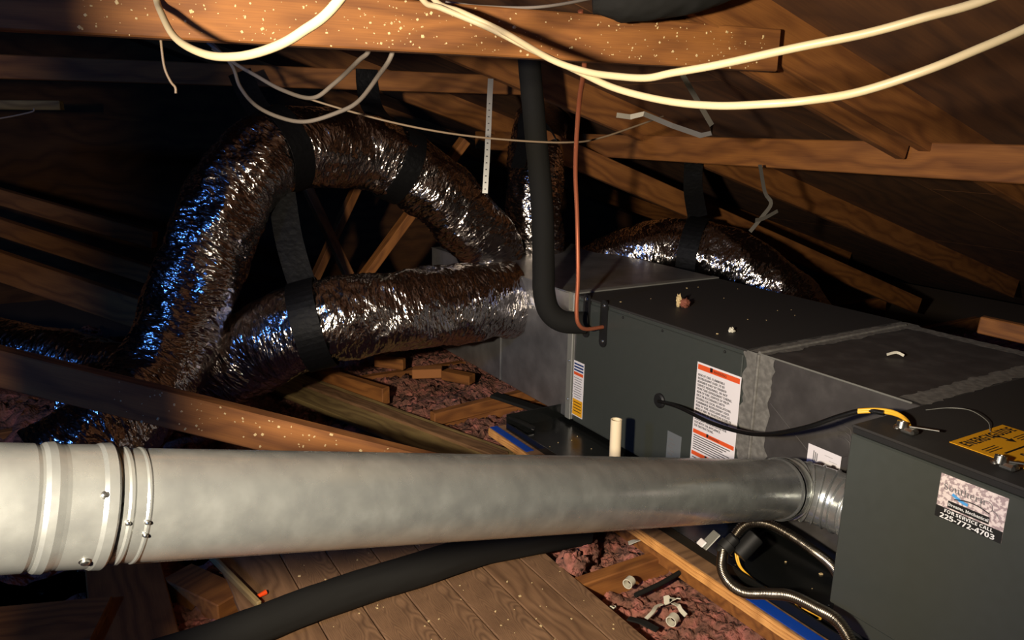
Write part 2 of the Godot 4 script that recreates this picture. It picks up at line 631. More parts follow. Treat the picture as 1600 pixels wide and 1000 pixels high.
# flecks of old insulation stuck on the +z side of a board
func flecks(o: MeshInstance3D, half: Vector3, x0: float, x1: float, count: int, size: float) -> void:
	var st := st_new()
	for i in count:
		var s := size * (0.35 + rng.randf() * rng.randf() * 1.6)
		var p := Vector3(lerpf(x0, x1, rng.randf()), lerpf(-half.y, half.y, rng.randf()) * 0.95, half.z)
		var b := Basis(Vector3.BACK, rng.randf() * TAU).rotated(Vector3.UP, rng.randf_range(-0.3, 0.3))
		add_box(st, Vector3(s, s * rng.randf_range(0.5, 1.0), s * 0.5), s * 0.12, Transform3D(b, p))
	var f := obj("dust_flecks", st.commit(), mats["fleck"], o, o.global_transform)
	f.set_meta("kind", "stuff")

func screw(parent: Node, at: Vector3, n: Vector3, r := 0.004, m := "steel") -> void:
	obj("screw", turned(at - n * 0.001, n, [[0.0, r * 1.35], [0.001, r * 1.35], [0.0012, r], [0.0035, r * 0.95], [0.0045, r * 0.6], [0.0046, 0.0]], 12), mats[m], parent)

func bx(called: String, centre: Vector3, size: Vector3, m: String, parent: Node, b := Basis.IDENTITY, ch := 0.002) -> MeshInstance3D:
	return obj(called, box_mesh(size, ch), mats[m], parent, Transform3D(b, centre))

# ================================================================ scene
func _ready() -> void:
	rng.seed = 7
	# --- camera
	var cam := Camera3D.new()
	cam.name = "camera"
	add_child(cam)
	cam.position = Vector3(0, 1.06, 0)
	cam.rotation_degrees = Vector3(-13.9, -31.2, 1.1)
	cam.fov = rad_to_deg(2.0 * atan(500.0 / 1220.0))
	cam.near = 0.02
	cam.far = 60.0
	cam.current = true
	# --- environment: a closed, dark attic
	var we := WorldEnvironment.new()
	we.name = "world_environment"
	var env := Environment.new()
	env.background_mode = Environment.BG_COLOR
	env.background_color = Color(0.02, 0.02, 0.025)
	env.tonemap_mode = Environment.TONE_MAPPER_LINEAR
	env.tonemap_exposure = 1.0
	env.sdfgi_enabled = true
	env.ssao_enabled = true
	env.ssil_enabled = true
	we.environment = env
	add_child(we)
	# --- the lamp beside the camera
	var lamp_at := Vector3(-0.40, 1.09, -0.17)
	var lamp_to := Vector3(0.91, 0.674, -1.62)
	var spot := SpotLight3D.new()
	spot.name = "work_lamp_beam"
	add_child(spot)
	spot.look_at_from_position(lamp_at, lamp_to)
	spot.light_color = Color(1.0, 0.94, 0.85)
	spot.light_energy = 7.0
	spot.light_size = 0.035
	spot.spot_angle = 50.0
	spot.spot_angle_attenuation = 1.0
	spot.spot_range = 30.0
	spot.spot_attenuation = 2.0
	spot.shadow_enabled = true
	# --- daylight from the vent opening in the gable wall
	var day := AreaLight3D.new()
	day.name = "gable_daylight"
	add_child(day)
	day.look_at_from_position(Vector3(-2.60, 1.75, -0.30), Vector3(0.35, 0.6, -2.4))
	day.area_size = Vector2(0.24, 0.24)
	day.light_color = Color(0.32, 0.57, 1.0)
	day.light_energy = 2.6
	day.area_range = 30.0
	day.shadow_enabled = true

	make_materials()
	shell(lamp_at, lamp_to)
	framing()
	air_handler()
	ducts()
	vent()
	lines()
	ground()
	small_things()

# ---------------------------------------------------------------- the attic itself
func shell(lamp_at: Vector3, lamp_to: Vector3) -> void:
	tag(slab("floor", Vector3(-2.8, -0.30, -6.3), Vector3(6.2, -0.16, 2.4), mats["drywall"]), "ceiling board of the rooms below, seen between joists", "floor", "", "structure")
	tag(slab("wall_back", Vector3(-2.8, -0.2, -6.3), Vector3(6.2, 2.8, -6.15), mats["sheathing"]), "dark plywood gable wall far behind the ducts", "wall", "", "structure")
	tag(slab("wall_front", Vector3(-2.8, -0.2, 2.25), Vector3(6.2, 2.8, 2.4), mats["sheathing"]), "plywood gable wall behind the photographer", "wall", "", "structure")
	var wl := Node3D.new()
	wl.name = "wall_left"
	add_child(wl)
	tag(wl, "plywood wall with the daylight vent opening", "wall", "", "structure")
	for b in [[Vector3(-2.8, -0.2, -6.2), Vector3(-2.65, 2.8, -0.55)], [Vector3(-2.8, -0.2, -0.05), Vector3(-2.65, 2.8, 2.3)], [Vector3(-2.8, -0.2, -0.55), Vector3(-2.65, 1.5, -0.05)], [Vector3(-2.8, 2.0, -0.55), Vector3(-2.65, 2.8, -0.05)]]:
		slab("panel", b[0], b[1], mats["sheathing"], wl)
	var win := slab("window_1", Vector3(-2.78, 1.5, -0.55), Vector3(-2.76, 2.0, -0.05), mats["daylight_pane"])
	tag(win, "pale blue daylight in the gable vent opening", "vent", "", "structure")
	# roof sheathing in sheets of plywood on the slope
	var roof := Node3D.new()
	roof.name = "ceiling"
	add_child(roof)
	tag(roof, "brown plywood roof sheathing sloping down over the rafters", "roof", "", "structure")
	var down := Vector3(1.0, -0.305, 0.0).normalized()
	var up := Vector3(0.305, 1.0, 0.0).normalized()
	for i in 4:
		for k in 4:
			var d0 := -2.95 + i * 2.44 + (1.2 if k % 2 == 1 else 0.0) - 1.2
			var a := Vector3(0, 1.775, 0) + down * d0 + up * 0.008
			var z := -6.15 + k * 2.16
			var len := 2.436
			var s := obj("sheathing_sheet", box_mesh(Vector3(len, 0.016, 2.155), 0.001), mats["sheathing"], roof, Transform3D(Basis(down, up, Vector3.BACK), a + down * len * 0.5 + Vector3(0, 0, z + 1.08)))
			s.position += up * 0.0
	# the shell above the sheathing, so that no daylight leaks in
	obj("roof_felt", box_mesh(Vector3(11.0, 0.05, 9.0), 0.0), mats["foam_black"], roof, Transform3D(Basis(down, up, Vector3.BACK), Vector3(1.6, 1.775 - 1.6 * 0.305, -1.95) + up * 0.05))
	# the clamp lamp on a post beside the camera
	var post := board("lamp_post", Vector3(-0.62, -0.16, -0.02), Vector3(-0.62, 1.93, -0.02), 0.038, 0.089, mats["fir_coarse"], null, Vector3.BACK)
	tag(post, "upright wooden post that carries the clamp lamp", "post")
	# unseen post, added to keep the lamp off the left of the scene
	var aim := Vector3(0.0915, 0.0, -0.348)
	var pc := Vector3(lamp_at.x, 0.0, lamp_at.z) + aim
	tag(board("added_shade_post", pc + Vector3(0, -0.16, 0), pc + Vector3(0, 1.84, 0), 0.038, 0.110, mats["fir_coarse"], null, aim.normalized()), "unseen wooden post added beside the lamp to shade the far corner", "post")
	var lamp := thing("clamp_lamp", "round metal clamp lamp shining on the ducts", "lamp", lamp_at)
	var d := (lamp_to - lamp_at).normalized()
	obj("reflector", turned(lamp_at - d * 0.13, d, [[0.0, 0.0], [0.0, 0.025], [0.03, 0.03], [0.06, 0.045], [0.115, 0.062], [0.117, 0.060], [0.06, 0.040]], 32), mats["steel"], lamp)
	obj("lamp_lens", turned(lamp_at - d * 0.03, d, [[0.0, 0.045], [0.004, 0.044], [0.005, 0.0]], 24), mats["lamp_glow"], lamp)
	obj("clamp", sweep([lamp_at - d * 0.13, lamp_at - d * 0.17 + Vector3(0, -0.01, 0), Vector3(-0.60, 1.18, -0.06), Vector3(-0.62, 1.18, -0.05)], 0.008, 10), mats["steel_dull"], lamp)

# ---------------------------------------------------------------- beams, rafters, braces
func framing() -> void:
	# beam across the view, with flecks
	var b1 := board("collar_tie", Vector3(-1.6, 1.2345, -1.772), Vector3(1.44, 1.2345, -1.273), 0.089, 0.038, mats["fir"])
	tag(b1, "orange-brown wooden cross beam flecked with pale dust, cables hanging over it", "beam")
	flecks(b1, Vector3(1.54, 0.0445, 0.019), 0.15, 1.5, 360, 0.0034)
	var b2 := board("collar_tie", Vector3(-1.7, 1.206, -3.28), Vector3(2.1, 1.229, -2.862), 0.075, 0.038, mats["fir_coarse"])
	tag(b2, "red-brown wooden cross beam that the black duct strap hangs from", "beam")
	var purl := board("purlin", Vector3(2.12, 0.985, -3.9), Vector3(2.12, 0.997, 0.6), 0.095, 0.038, mats["fir_coarse"])
	tag(purl, "long brown purlin running beneath the rafters", "beam")
	var i := 0
	for z in [-0.10, -1.30, -2.50, -3.70, -4.90, 1.10]:
		var x0 := -2.6
		var x1 := 5.2
		var a := Vector3(x0, 1.669 - 0.305 * x0 + 0.049, z)
		var b := Vector3(x1, 1.669 - 0.305 * x1 + 0.049, z)
		var r := board("rafter", a, b, 0.118, 0.038, mats["fir_coarse"])
		if absf(z + 1.3) < 0.01:
			tag(r, "brown wooden rafter that the flecked cross beam is nailed to", "rafter")
		elif absf(z + 2.5) < 0.01:
			tag(r, "brown wooden rafter above the humped foil duct", "rafter", "roof rafters")
		else:
			tag(r, "brown wooden rafter running down under the roof sheathing", "rafter", "roof rafters")
		i += 1
	# scab board nailed beside the rafter
	tag(board("rafter_scab", Vector3(1.05, 1.36, -1.345), Vector3(2.08, 1.035, -1.345), 0.09, 0.030, mats["fir_coarse"]), "short board nailed alongside the rafter at the beam end", "board")
	# low sloping strut behind the coil box
	tag(board("roof_strut", Vector3(1.75, 1.015, -2.75), Vector3(4.6, 0.03, -2.75), 0.10, 0.038, mats["fir_coarse"]), "brown sloping strut behind the right flexible duct, near the eave", "beam")
	# brace across the lower left
	var br := board("brace", Vector3(-0.85, 0.735, -2.44), Vector3(0.86, 0.205, -1.545), 0.089, 0.038, mats["fir_coarse"])
	tag(br, "red-brown wooden brace crossing before the flexible ducts, flecked at its lower end", "brace")
	flecks(br, Vector3(0.98, 0.0445, 0.019), 0.12, 0.9, 110, 0.0048)
	tag(board("brace_block", Vector3(0.84, -0.16, -1.56), Vector3(0.84, 0.165, -1.56), 0.038, 0.089, mats["fir_coarse"], null, Vector3.BACK), "short wooden block holding up the brace foot", "block")
	# webs between joists and roof behind the ducts
	for w in [[Vector3(0.93, 1.12, -3.67), Vector3(1.26, 0.06, -3.16), "narrow orange wooden web leaning behind the arched duct"], [Vector3(1.62, 1.0, -3.1), Vector3(0.95, 0.10, -3.26), "wooden web leaning the other way behind the arched duct"], [Vector3(1.55, 1.1, -3.78), Vector3(1.06, 0.10, -3.86), "dim wooden web far behind the arched duct"]]:
		tag(board("truss_web", w[0], w[1], 0.062, 0.038, mats["fir"], null, Vector3.BACK), w[2], "truss web")
	for w in [[Vector3(-0.75, 0.90, -4.60), Vector3(0.40, 0.571, -3.567), 0.07, "upper dim sloping board in the dark beyond the ducts"], [Vector3(-0.75, 0.807, -4.46), Vector3(0.37, 0.442, -3.426), 0.075, "middle dim sloping board in the dark beyond the ducts"], [Vector3(-0.75, 0.693, -4.18), Vector3(0.40, 0.298, -3.126), 0.12, "wide lowest sloping board in the dark beyond the ducts"]]:
		tag(board("sloping_board", w[0], w[1], w[2], 0.038, mats["fir_coarse"]), w[3], "board")
	tag(board("far_batten", Vector3(-0.6, 1.105, -4.45), Vector3(0.13, 1.113, -4.03), 0.04, 0.038, mats["fir_old"]), "short dim batten high in the dark rear of the attic", "board")
	# ceiling joists at floor level
	for j in [[-1.352, "floor joist crossing the gap beside the planked deck"], [-2.48, "floor joist half buried in pink insulation before the plenum"], [-3.10, "floor joist under the plenum's far end"]]:
		tag(board("ceiling_joist", Vector3(-2.6, -0.085, j[0]), Vector3(4.8, -0.085, j[0]), 0.16, 0.038, mats["fir"]), j[1], "joist")

# ---------------------------------------------------------------- furnace line
func air_handler() -> void:
	# platform
	var pf := thing("platform", "plywood platform with a pale edge under the drain pan", "platform", Vector3(1.17, 0, -1.0))
	slab("board", Vector3(1.172, 0.088, -2.06), Vector3(2.3, 0.112, 0.3), mats["ply_edge_x"] if mats.has("ply_edge_x") else mats["deck_oak_b"], pf, 0.001)
	for k in 3:
		obj("edge_ply", box_mesh(Vector3(2.36, 0.0076, 0.006), 0.0008), mats["ply_edge"], pf, Transform3D(Basis(Vector3.BACK, Vector3.UP, Vector3.LEFT), Vector3(1.169 - (0.0008 if k == 1 else 0.0), 0.0918 + k * 0.008, -0.88)))
	slab("edge_end", Vector3(1.172, 0.088, -2.066), Vector3(2.3, 0.110, -2.06), mats["ply_edge"], pf, 0.001)
	slab("sleeper", Vector3(1.26, -0.02, -2.0), Vector3(1.30, 0.088, 0.3), mats["fir_coarse"], pf)
	slab("sleeper", Vector3(2.1, -0.02, -2.0), Vector3(2.14, 0.088, 0.3), mats["fir_coarse"], pf)
	slab("film", Vector3(1.176, 0.112, -0.99), Vector3(1.206, 0.1135, 0.2), mats["blue_film"], pf, 0.0003)
	slab("film", Vector3(1.174, 0.112, -2.064), Vector3(1.20, 0.1135, -1.84), mats["blue_film"], pf, 0.0003)
	# drain pan
	var pan := thing("drain_pan", "shallow black drain pan under the coil cabinet", "drain pan", Vector3(1.7, 0.113, -1.0))
	slab("bottom", Vector3(1.212, 0.1135, -2.02), Vector3(2.25, 0.118, 0.2), mats["pan_black"], pan, 0.001)
	board("rim", Vector3(1.212, 0.1255, -2.02), Vector3(1.212, 0.1255, 0.2), 0.025, 0.004, mats["pan_black"], pan, Vector3.UP, 0.001)
	board("rim", Vector3(2.25, 0.139, -2.02), Vector3(2.25, 0.139, 0.2), 0.052, 0.004, mats["pan_black"], pan, Vector3.UP, 0.001)
	board("rim", Vector3(1.21, 0.139, -2.02), Vector3(2.252, 0.139, -2.02), 0.052, 0.004, mats["pan_black"], pan, Vector3.UP, 0.001)
	tri_corner(pan)

	# coil cabinet
	var coil := thing("coil_cabinet", "dark grey evaporator coil cabinet with warning labels and refrigerant lines", "coil cabinet", Vector3(1.42, 0.128, -1.6))
	slab("body", Vector3(1.424, 0.128, -1.955), Vector3(2.03, 0.548, -1.25), mats["cabinet_paint"], coil, 0.003)
	slab("front_panel", Vector3(1.419, 0.135, -1.945), Vector3(1.426, 0.535, -1.262), mats["cabinet_paint"], coil, 0.002)
	slab("top_panel", Vector3(1.417, 0.546, -1.957), Vector3(2.035, 0.552, -1.25), mats["cabinet_paint_shaded"], coil, 0.002)
	for z in [-1.72, -1.55, -1.32]:
		screw(coil, Vector3(1.419, 0.528, z), Vector3.LEFT, 0.003, "black_gasket")
	for g in [[-1.893, 0.548, 0.445], [-1.806, 0.545, 0.435]]:
		var st := st_new()
		var pl := obj("gasket_plate", rounded_plate(g[2] - 0.018, g[1] + 0.018, g[0], 0.026), mats["black_gasket"], coil)
		screw(pl, Vector3(1.4135, g[1], g[0]), Vector3.LEFT, 0.005)
		screw(pl, Vector3(1.4135, g[2], g[0]), Vector3.LEFT, 0.005)
	# grommet
	obj("grommet", turned(Vector3(1.42, 0.33, -1.54), Vector3.LEFT, [[0.0, 0.0], [0.0, 0.021], [0.006, 0.021], [0.010, 0.017], [0.010, 0.0]], 24), mats["black_gasket"], coil)
	labels_on_coil(coil)

	# supply plenum
	var plen := thing("supply_plenum", "shiny galvanised sheet-metal supply plenum where the flexible ducts join", "plenum", Vector3(1.42, 0.13, -2.4))
	slab("box", Vector3(1.42, 0.13, -3.02), Vector3(2.04, 0.55, -1.958), mats["sheet_metal"], plen, 0.003)
	slab("top_sheet", Vector3(1.418, 0.5495, -3.02), Vector3(2.042, 0.553, -1.96), mats["sheet_metal"], plen, 0.001)
	slab("seam_flange", Vector3(1.412, 0.132, -1.985), Vector3(1.421, 0.553, -1.957), mats["steel_dull"], plen, 0.002)
	slab("seam_flange", Vector3(1.416, 0.132, -2.425), Vector3(1.421, 0.55, -2.419), mats["sheet_metal"], plen, 0.001)
	slab("top_flange", Vector3(1.412, 0.551, -1.985), Vector3(2.04, 0.556, -1.955), mats["steel_dull"], plen, 0.001)
	for s in [[0.50, -1.97], [0.33, -1.97], [0.2, -1.97]]:
		screw(plen, Vector3(1.412, s[0], s[1]), Vector3.LEFT, 0.003)

	# transition
	var tr := thing("transition_box", "grey sheet-metal transition box with smeared sealant at its seams", "duct section", Vector3(1.42, 0.13, -1.0))
	slab("box", Vector3(1.422, 0.13, -1.25), Vector3(2.03, 0.549, -0.815), mats["dusty_sheet_metal"], tr, 0.002)
	cross_break(tr)
	smear(tr, "sealant", Vector3(1.4205, 0.13, -1.215), Vector3(0, 1, 0), Vector3(0, 0, 1), 0.42, 0.085, Vector3.LEFT, 5)
	smear(tr, "sealant", Vector3(1.42, 0.5505, -1.222), Vector3(1, 0, 0), Vector3(0, 0, 1), 0.61, 0.055, Vector3.UP, 15)
	smear(tr, "sealant", Vector3(1.43, 0.5502, -0.84), Vector3(1, 0, 0), Vector3(0, 0, 1), 0.6, 0.05, Vector3.UP, 25)
	smear(tr, "sealant", Vector3(2.00, 0.5503, -1.25), Vector3(0, 0, 1), Vector3(1, 0, 0), 0.43, 0.045, Vector3.UP, 35)
	obj("seam_rib", sweep([Vector3(1.418, 0.13, -1.213), Vector3(1.418, 0.35, -1.213), Vector3(1.418, 0.549, -1.213)], 0.0045, 8, 0.05), mats["duct_sealant"], tr)
	obj("seam_rib", sweep([Vector3(1.42, 0.552, -1.213), Vector3(1.7, 0.552, -1.216), Vector3(2.0, 0.552, -1.22)], 0.0045, 8, 0.05), mats["duct_sealant"], tr)
	board("corner_angle", Vector3(1.421, 0.55, -1.21), Vector3(1.421, 0.55, -0.83), 0.004, 0.006, mats["steel_dull"], tr)
	var paper := label_plate("diagram_label", tr, Vector3(1.4195, 0.357, -1.008), Vector3.BACK, Vector3.UP, Vector2(0.085, 0.056), mats["paper"])
	for k in 3:
		strip_on("text_line", paper, -0.026 + k * 0.0045, 0.004, 0.0022, 0.026 - k * 0.004, mats["print_grey"])
	for k in 4:
		strip_on("diagram_line", paper, 0.012 + (k % 2) * 0.012, 0.016 - k * 0.009, 0.02, 0.0006, mats["print_grey"])
	# furnace
	var fu := thing("furnace", "dark grey horizontal furnace cabinet with service sticker and yellow energy label", "furnace", Vector3(1.217, 0.13, -0.4))
	slab("body", Vector3(1.225, 0.150, -0.812), Vector3(1.95, 0.538, 0.06), mats["cabinet_paint"], fu, 0.003)
	slab("front_panel", Vector3(1.217, 0.186, -0.816), Vector3(1.228, 0.532, 0.06), mats["cabinet_paint"], fu, 0.003)
	slab("top_panel", Vector3(1.2165, 0.541, -0.817), Vector3(1.955, 0.549, 0.062), mats["black_paint"] if mats.has("black_paint") else mats["cabinet_paint_shaded"], fu, 0.003)
	slab("top_lip", Vector3(1.2155, 0.535, -0.812), Vector3(1.2185, 0.546, 0.06), mats["black_gasket"], fu, 0.001)
	slab("base_skid", Vector3(1.26, 0.118, -0.79), Vector3(1.30, 0.152, 0.05), mats["black_gasket"], fu)
	slab("base_skid", Vector3(1.85, 0.118, -0.79), Vector3(1.89, 0.152, 0.05), mats["black_gasket"], fu)
	furnace_labels(fu)

func rounded_plate(y0: float, y1: float, z: float, r: float) -> ArrayMesh:
	# upright plate with round ends lying on the cabinet front, facing -x
	var st := st_new()
	var ring := []
	for k in 25:
		var a := PI * k / 24.0
		ring.append(Vector2(cos(a) * r * 0.62, y1 - r * 0.62 + sin(a) * r * 0.62))
	for k in 25:
		var a := PI + PI * k / 24.0
		ring.append(Vector2(cos(a) * r * 0.62, y0 + r * 0.62 + sin(a) * r * 0.62))
	var mid := Vector2(0, (y0 + y1) * 0.5)
	for k in ring.size():
		var p: Vector2 = ring[k]
		var q: Vector2 = ring[(k + 1) % ring.size()]
		tri(st, Vector3(1.4135, p.y, z + p.x), Vector3(1.4135, q.y, z + q.x), Vector3(1.4135, mid.y, z + mid.x), Vector3.LEFT)
		var n := Vector3(0, q.x - p.x, -(q.y - p.y))
		if n.length() > 1e-6:
			n = Vector3(0, -(q.x - p.x), q.y - p.y)
			quad(st, Vector3(1.4135, p.y, z + p.x), Vector3(1.4135, q.y, z + q.x), Vector3(1.419, q.y, z + q.x), Vector3(1.419, p.y, z + p.x), n.normalized())
	return st.commit()

func tri_corner(pan: Node) -> void:
	# folded corner of the pan
	board("corner_fold", Vector3(1.214, 0.16, -2.018), Vector3(1.28, 0.125, -1.96), 0.003, 0.03, mats["pan_black"], pan, Vector3.UP, 0.0005)

func cross_break(tr: Node) -> void:
	# shallow stiffening ridges pressed into the side sheet
	for a in [[Vector3(1.4215, 0.44, -1.17), Vector3(1.4215, 0.24, -0.86)], [Vector3(1.4215, 0.24, -1.17), Vector3(1.4215, 0.46, -0.86)]]:
		board("pressed_ridge", a[0], a[1], 0.004, 0.0025, mats["dusty_sheet_metal"], tr, Vector3.UP, 0.0008)
	for k in 3:
		obj("pressed_ridge", sweep([Vector3(1.4215, 0.455 - k * 0.014, -0.99 + k * 0.004), Vector3(1.4215, 0.45 - k * 0.014, -0.955 + k * 0.001), Vector3(1.4215, 0.40 - k * 0.014, -0.945 - k * 0.003)], 0.0015, 6, 0.02), mats["dusty_sheet_metal"], tr)

# an irregular hand-smeared strip of sealant: from p along u, spread across v
func smear(parent: Node, called: String, p: Vector3, u: Vector3, v: Vector3, length: float, wide: float, n: Vector3, sd: int) -> void:
	var ns := FastNoiseLite.new()
	ns.seed = sd
	ns.frequency = 1.0
	var st := st_new()
	var k := int(length / 0.01)
	var rows := []
	for i in k + 1:
		var s := length * i / k
		var a := -wide * 0.5 * (1.0 + ns.get_noise_1d(s * 14.0) * 0.5) + ns.get_noise_1d(s * 60.0) * 0.006
		var b := wide * 0.5 * (1.0 + ns.get_noise_1d(s * 14.0 + 90.0) * 0.5) + ns.get_noise_1d(s * 60.0 + 50.0) * 0.006
		var l := n * (0.0015 + 0.001 * ns.get_noise_1d(s * 40.0 + 7.0))
		rows.append([p + u * s + v * a, p + u * s + v * a * 0.7 + l, p + u * s + v * b * 0.7 + l, p + u * s + v * b])
	for i in k:
		for j in 3:
			quad(st, rows[i][j], rows[i][j + 1], rows[i + 1][j + 1], rows[i + 1][j], n)
	obj(called, st.commit(), mats["duct_sealant"], parent)

func labels_on_coil(coil: Node) -> void:
	var fx := 1.4188
	var w := label_plate("warning_label", coil, Vector3(fx, 0.315, -1.334), Vector3.BACK, Vector3.UP, Vector2(0.150, 0.328), mats["paper"])
	strip_on("warning_band", w, 0.0, 0.152, 0.143, 0.014, mats["print_orange"])
	lettering(w, "⚠ WARNING", on_plate(w, 0.0, 0.152, 0.0011), 0.010, mats["print_black"], HORIZONTAL_ALIGNMENT_CENTER)
	lettering(w, "RISK OF FIRE. FLAMMABLE\nREFRIGERANT USED. TO BE\nREPAIRED ONLY BY TRAINED\nSERVICE PERSONNEL. DO NOT\nPUNCTURE REFRIGERANT TUBING.\nRISK OF FIRE. DISPOSE OF PROP-\nERLY IN ACCORDANCE WITH\nFEDERAL OR LOCAL REGULATIONS.\nFLAMMABLE REFRIGERANT USED.\nRISK OF FIRE. AUXILIARY DEVICES\nWHICH MAY BE IGNITION SOURCES\nSHALL NOT BE INSTALLED IN THE\nDUCTWORK, OTHER THAN\nAUXILIARY DEVICES LISTED FOR\nUSE WITH THE APPLIANCE.\nSEE INSTRUCTIONS.", on_plate(w, -0.069, 0.062), 0.0082, mats["print_black"], HORIZONTAL_ALIGNMENT_LEFT, 0.90, true, -3.0)
	strip_on("warning_band", w, 0.0, -0.024, 0.143, 0.011, mats["print_orange"])
	lettering(w, "⚠ WARNING", on_plate(w, 0.0, -0.024, 0.0011), 0.008, mats["print_black"], HORIZONTAL_ALIGNMENT_CENTER)
	strip_on("warning_band", w, 0.0, -0.085, 0.143, 0.011, mats["print_orange"])
	lettering(w, "⚠ WARNING", on_plate(w, 0.0, -0.085, 0.0011), 0.008, mats["print_black"], HORIZONTAL_ALIGNMENT_CENTER)
	for k in 7:
		strip_on("text_line", w, -0.004 - (k % 3) * 0.006, -0.035 - k * 0.0062, 0.128 - (k % 3) * 0.012, 0.0022, mats["print_black"])
	for k in 8:
		strip_on("text_line", w, -0.004 - (k % 2) * 0.006, -0.097 - k * 0.0062, 0.128 - (k % 2) * 0.012, 0.0022, mats["print_black"])
	var s := label_plate("serial_label", coil, Vector3(fx, 0.213, -1.474), Vector3.BACK, Vector3.UP, Vector2(0.055, 0.085), mats["silver_label"])
	for k in 5:
		strip_on("text_line", s, -0.012 + (k % 2) * 0.008, 0.022 - k * 0.011, 0.018, 0.004, mats["print_grey"])
	var l := label_plate("maker_label", coil, Vector3(fx, 0.245, -1.924), Vector3.BACK, Vector3.UP, Vector2(0.056, 0.185), mats["paper"])
	for k in 3:
		strip_on("blue_bar", l, 0.0, 0.083 - k * 0.010, 0.05, 0.0055, mats["print_blue"])
	strip_on("orange_bar", l, 0.0, 0.051, 0.05, 0.010, mats["print_orange"])
	for k in 9:
		strip_on("text_line", l, -0.002, 0.037 - k * 0.008, 0.044 - (k % 3) * 0.005, 0.002, mats["print_grey"])
	strip_on("yellow_panel", l, 0.0, -0.062, 0.053, 0.054, mats["yellow_label"])
	for k in 4:
		strip_on("text_line", l, 0.0, -0.045 - k * 0.010, 0.04, 0.0025, mats["print_black"]).position.z += 0.0004

